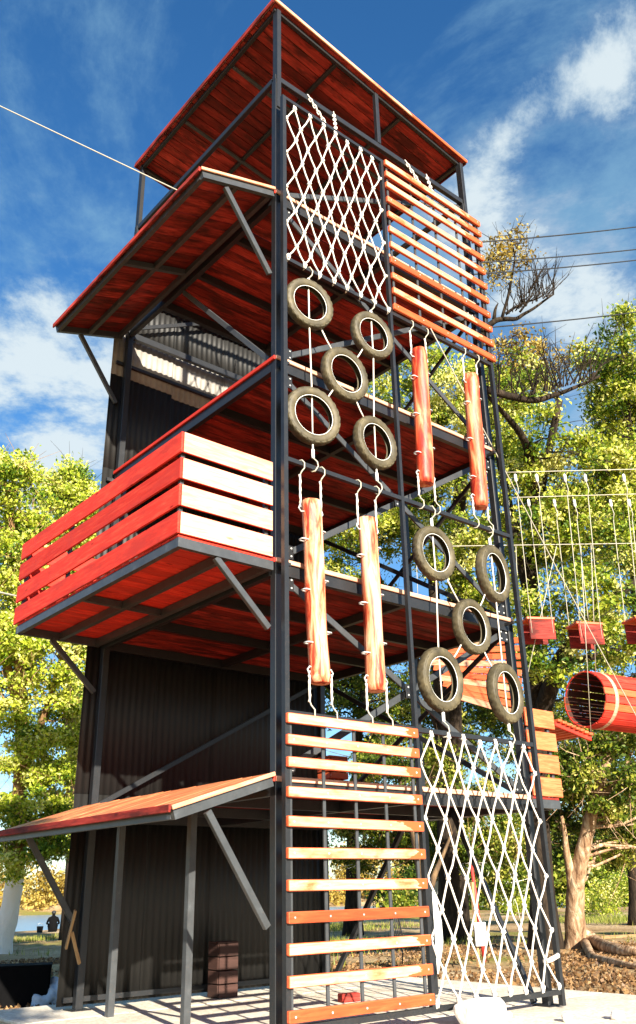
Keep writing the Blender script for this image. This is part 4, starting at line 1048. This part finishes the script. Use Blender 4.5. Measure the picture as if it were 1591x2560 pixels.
# ------------------------------------------------------------------ small things
def rock(name, c, rad, label, seed, mat):
    rr = random.Random(seed); bm = bmesh.new(); bmesh.ops.create_icosphere(bm, subdivisions=3, radius=1.0)
    ph = [rr.uniform(0, 6) for _ in range(6)]
    for v in bm.verts:
        p = v.co; k = 1+.10*math.sin(2.3*p.x+ph[0])*math.cos(2*p.y+ph[1])+.08*math.sin(4*p.z+ph[2]+p.x*3)+.04*math.sin(7*p.y+ph[3])
        for ax in range(3): v.co[ax] = math.copysign(min(abs(p[ax]*k)*1.12, .88+.04*math.sin(ph[4]+5*p[(ax+1) % 3])), p[ax])*rad[ax]
    me = bpy.data.meshes.new(name); bm.to_mesh(me); bm.free(); me.materials.append(mat)
    for f in me.polygons: f.use_smooth = True
    o = bpy.data.objects.new(name, me); put(o, None, Matrix.Translation(Vector(c)) @ Matrix.Rotation(rr.uniform(0, .6), 4, 'Z')); return tag(o, label, 'stone')
rock('stone', (1.98, -.24, .10), (.26, .16, .13), 'large white stone lying on the slab before the net', 3, M['stone'])
for i, (px, py, s, lb) in enumerate(((1268, 2538, .05, 'small pale pebble beside the large white stone'), (1418, 2545, .05, 'small pale pebble on the slab at the right'), (1545, 2540, .06, 'pale pebble at the bottom right corner'))):
    d = ray(px, py); t = (.03-CAM.z)/d.z; rock('pebble', CAM+d*t, (s*1.4, s, s*.7), lb, 8+i, M['stone'])
# pair of feet where the frame stands
# white board on a post with red stake
p = onground(1197, 2418); root = empty('notice_board', p, 'white notice board on a post behind the lower net', 'sign')
k = (p-CAM).dot(fw)/FPX
piece('post', p, p+Vector((0, 0, 1.3)), .05, .05, M['raw'], root, upv=(0,1,0))
piece('panel', p+Vector((-14*k, -.06, 75*k)), p+Vector((14*k, -.14, 75*k)), .03, 54*k, M['plastic'], root)
p = onground(1212, 2405)
b = MB(); b.tube([p, p+Vector((-.05, .02, .8)), p+Vector((-.12, .03, 1.75))], .03, 8); tag(b.build('stake', M['redpaint'], None, origin=tuple(p)), 'thin red leaning stake beside the white notice board', 'stake')
# limewashed stump/post pair
p = onground(1093, 2438); root = empty('white_sack', p, 'crumpled white sack hanging low behind the lower net', 'sack')
rr = random.Random(2); b = MB(); V = []; F = []; n = 14; kk = 9
for i in range(kk):
    t = i/(kk-1); R_ = .15*math.sin(math.pi*(.12+.8*(1-t)))*(1.1-.4*t)
    for j in range(n):
        a = 2*math.pi*j/n; q = R_*(1+.18*math.sin(3*a+t*5)+.1*rr.uniform(-1, 1)); V.append((p.x+q*math.cos(a), p.y+q*.7*math.sin(a), p.z+.02+t*1.15))
for i in range(kk-1):
    for j in range(n): F.append((i*n+j, i*n+(j+1) % n, (i+1)*n+(j+1) % n, (i+1)*n+j))
F.append(tuple(range(n-1, -1, -1))); F.append(tuple((kk-1)*n+j for j in range(n)))
b.quad_mesh(V, F, 0, True); b.build('cloth', M['plastic'], root, origin=tuple(p))
# garden chair
p = onground(1035, 2420); root = empty('garden_chair', p, 'thin dark metal garden chair behind the lower slats', 'chair')
mw = Matrix.Translation(p) @ Matrix.Rotation(.5, 4, 'Z')
for (x, y) in ((-.24,-.24),(.24,-.24),(-.24,.24),(.24,.24)):
    b = MB(); b.tube([mw @ Vector((x*1.15, y*1.15, 0)), mw @ Vector((x, y, .45))], .013, 6); b.build('leg', M['darkcable'], root)
for k in range(6): piece('seat_slat', mw @ Vector((-.25, -.22+k*.088, .455)), mw @ Vector((.25, -.22+k*.088, .455)), .04, .014, M['darkcable'], root)
b = MB(); b.tube([mw @ Vector((-.24, .24, .45)), mw @ Vector((-.25, .33, .9)), mw @ Vector((.25, .33, .9)), mw @ Vector((.24, .24, .45))], .014, 6); b.build('back_frame', M['darkcable'], root)
for k in range(4): b = MB(); b.tube([mw @ Vector((-.15+k*.1, .25, .47)), mw @ Vector((-.15+k*.1, .33, .9))], .009, 6); b.build('back_bar', M['darkcable'], root)
# crate seats on the first level
def crate(c, w, d, h, label, m1, m2, rz=0):
    root = empty('crate', c, label, 'crate', rz=rz); mw = WM[root]
    for k in range(4):
        z = h*(k+.5)/4
        for y in (-d/2, d/2): piece('board', mw @ Vector((-w/2, y, z)), mw @ Vector((w/2, y, z)), .018, h/4-.012, m1, root)
        for x in (-w/2, w/2): piece('board', mw @ Vector((x, -d/2+.012, z)), mw @ Vector((x, d/2-.012, z)), .018, h/4-.012, m1, root)
    for k in range(4): piece('board', mw @ Vector((-w/2-.01, -d/2+d*(k+.5)/4, h+.006)), mw @ Vector((w/2+.01, -d/2+d*(k+.5)/4, h+.006)), d/4-.008, .018, m2, root)
crate((1.02, .55, 1.995), .21, .20, .27, 'small orange wooden box on the first floor behind the slats', M['orange'], M['orange'])
crate((1.76, 3.42, 0.004), .26, .22, .56, 'narrow reddish box standing against the corrugated wall', M['dimred'], M['dimred'])
piece_o = piece('block', (2.30, 2.0, .045), (2.52, 1.96, .045), .11, .085, M['red'], None, ch=.008); tag(piece_o, 'short red wooden block lying on the slab inside the tower', 'block')
# left: dark box, pale blue sheet bundle, timber props
p = onground(54, 2514); root = empty('dark_box', p-Vector((0,0,.02)), 'dark low box on the ground at the left edge', 'box'); mw = Matrix.Translation(p) @ Matrix.Rotation(-.45, 4, 'Z')
hb = .42
for (a, c) in (((-.30,-.2),(.30,-.2)),((-.30,.2),(.30,.2))): piece('panel', mw @ Vector((*a, hb/2)), mw @ Vector((*c, hb/2)), .03, hb, M['black'], root)
for x in (-.30, .30): piece('panel', mw @ Vector((x, -.185, hb/2)), mw @ Vector((x, .185, hb/2)), .03, hb-.002, M['black'], root)
piece('lid', mw @ Vector((-.32, 0, hb+.015)), mw @ Vector((.32, 0, hb+.015)), .44, .03, M['black'], root)
p = onground(124, 2512)
rr = random.Random(6); bm = bmesh.new(); bmesh.ops.create_icosphere(bm, subdivisions=4, radius=1)
for v in bm.verts:
    q = v.co.copy(); f = 1+.12*math.sin(4*q.x+3*q.y)+.07*math.sin(9*q.z+5*q.x)+.05*math.sin(13*q.y)
    v.co = Vector((q.x*.30*f, q.y*.2*f, max(-.02, q.z*.20*f+.05+.10*q.x+.03*math.sin(11*q.x+7*q.y))))
me = bpy.data.meshes.new('sheet_bundle'); bm.to_mesh(me); bm.free(); me.materials.append(M['bluebag'])
for f in me.polygons: f.use_smooth = True
o = bpy.data.objects.new('sheet_bundle', me); put(o, None, Matrix.Translation(p) @ Matrix.Rotation(-.5, 4, 'Z')); tag(o, 'pale blue sheet bundle lying beside the dark box', 'bundle')
pA = Vector((.02, 3.95, -.12)); 
for i, (qx, qy, rx, ry, dp, lb) in enumerate(((165, 2372, 189, 2276, 9.2, 'leaning orange timber prop left of the tower foot'), (180, 2330, 199, 2410, 9.25, 'short timber prop crossing the leaning one at the tower foot'))):
    a = at(qx, qy, dp); c = at(rx, ry, dp)
    o = piece('timber_prop', a, c, .025, .035, M['raw'], None); tag(o, lb, 'timber', 'timber props by the tower foot')

# ------------------------------------------------------------------ person on the bank
def person():
    base = onground(131, 2331); base.z -= .02
    root = empty('person', base, 'person in dark clothes sitting on the river bank, seen from behind', 'person', rz=-.42)
    J = {'pel': (0,0,.16), 'sp': (0,.02,.38), 'ch': (0,.06,.60), 'nk': (0,.10,.76), 'hd': (0,.13,.86), 'ht': (0,.14,.98),
         'sl': (-.20,.07,.66), 'el': (-.30,.22,.42), 'wl': (-.18,.44,.38), 'sr': (.20,.07,.66), 'er': (.30,.22,.42), 'wr': (.18,.44,.38),
         'hl': (-.11,.04,.14), 'kl': (-.20,.42,.34), 'al': (-.16,.66,.06), 'tl': (-.16,.84,.04), 'hr': (.11,.04,.14), 'kr': (.20,.42,.34), 'ar': (.16,.66,.06), 'tr': (.16,.84,.04), 'fl': (-.12,.52,.37), 'fr': (.12,.52,.37)}
    Rr = {'pel': .17, 'sp': .165, 'ch': .175, 'nk': .062, 'hd': .095, 'ht': .075, 'sl': .085, 'el': .055, 'wl': .036, 'sr': .085, 'er': .055, 'wr': .036, 'hl': .11, 'kl': .075, 'al': .045, 'tl': .04, 'hr': .11, 'kr': .075, 'ar': .045, 'tr': .04, 'fl': .03, 'fr': .03}
    E_ = [('pel','sp'),('sp','ch'),('ch','nk'),('nk','hd'),('hd','ht'),('ch','sl'),('sl','el'),('el','wl'),('wl','fl'),('ch','sr'),('sr','er'),('er','wr'),('wr','fr'),('pel','hl'),('hl','kl'),('kl','al'),('al','tl'),('pel','hr'),('hr','kr'),('kr','ar'),('ar','tr')]
    ks = list(J); me = bpy.data.meshes.new('body'); me.from_pydata([J[k] for k in ks], [(ks.index(a), ks.index(c)) for a, c in E_], [])
    me.materials.append(M['black'])
    o = bpy.data.objects.new('body', me); put(o, root, WM[root])
    md = o.modifiers.new('skin', 'SKIN'); md.use_smooth_shade = True
    for i, k in enumerate(ks): me.skin_vertices[0].data[i].radius = (Rr[k], Rr[k]*.85)
    me.skin_vertices[0].data[0].use_root = True
    o.modifiers.new('sub', 'SUBSURF').levels = 1
    bm = bmesh.new(); bmesh.ops.create_uvsphere(bm, u_segments=16, v_segments=10, radius=.112)
    for v in bm.verts: v.co.z *= .8
    hm = bpy.data.meshes.new('hair'); bm.to_mesh(hm); bm.free(); hm.materials.append(M['darkcable'])
    h = bpy.data.objects.new('hair', hm); put(h, root, WM[root] @ Matrix.Translation((0, .11, .93)))
    c = base+Vector((-.62, .1, 0)); rt_ = empty('bucket', c, 'small dark bucket standing beside the person on the bank', 'bucket')
    b = MB(); b.tube([c, c+Vector((0,0,.3)), c+Vector((0,0,.32))], [.13, .16, .165], 14); b.build('body', M['darkcable'], rt_)
    b = MB(); b.tube([c+Vector((.16*math.cos(t), 0, .3+.16*math.sin(t))) for t in np.linspace(0, math.pi, 9)], .01, 6); b.build('handle', M['galv'], rt_)
person()
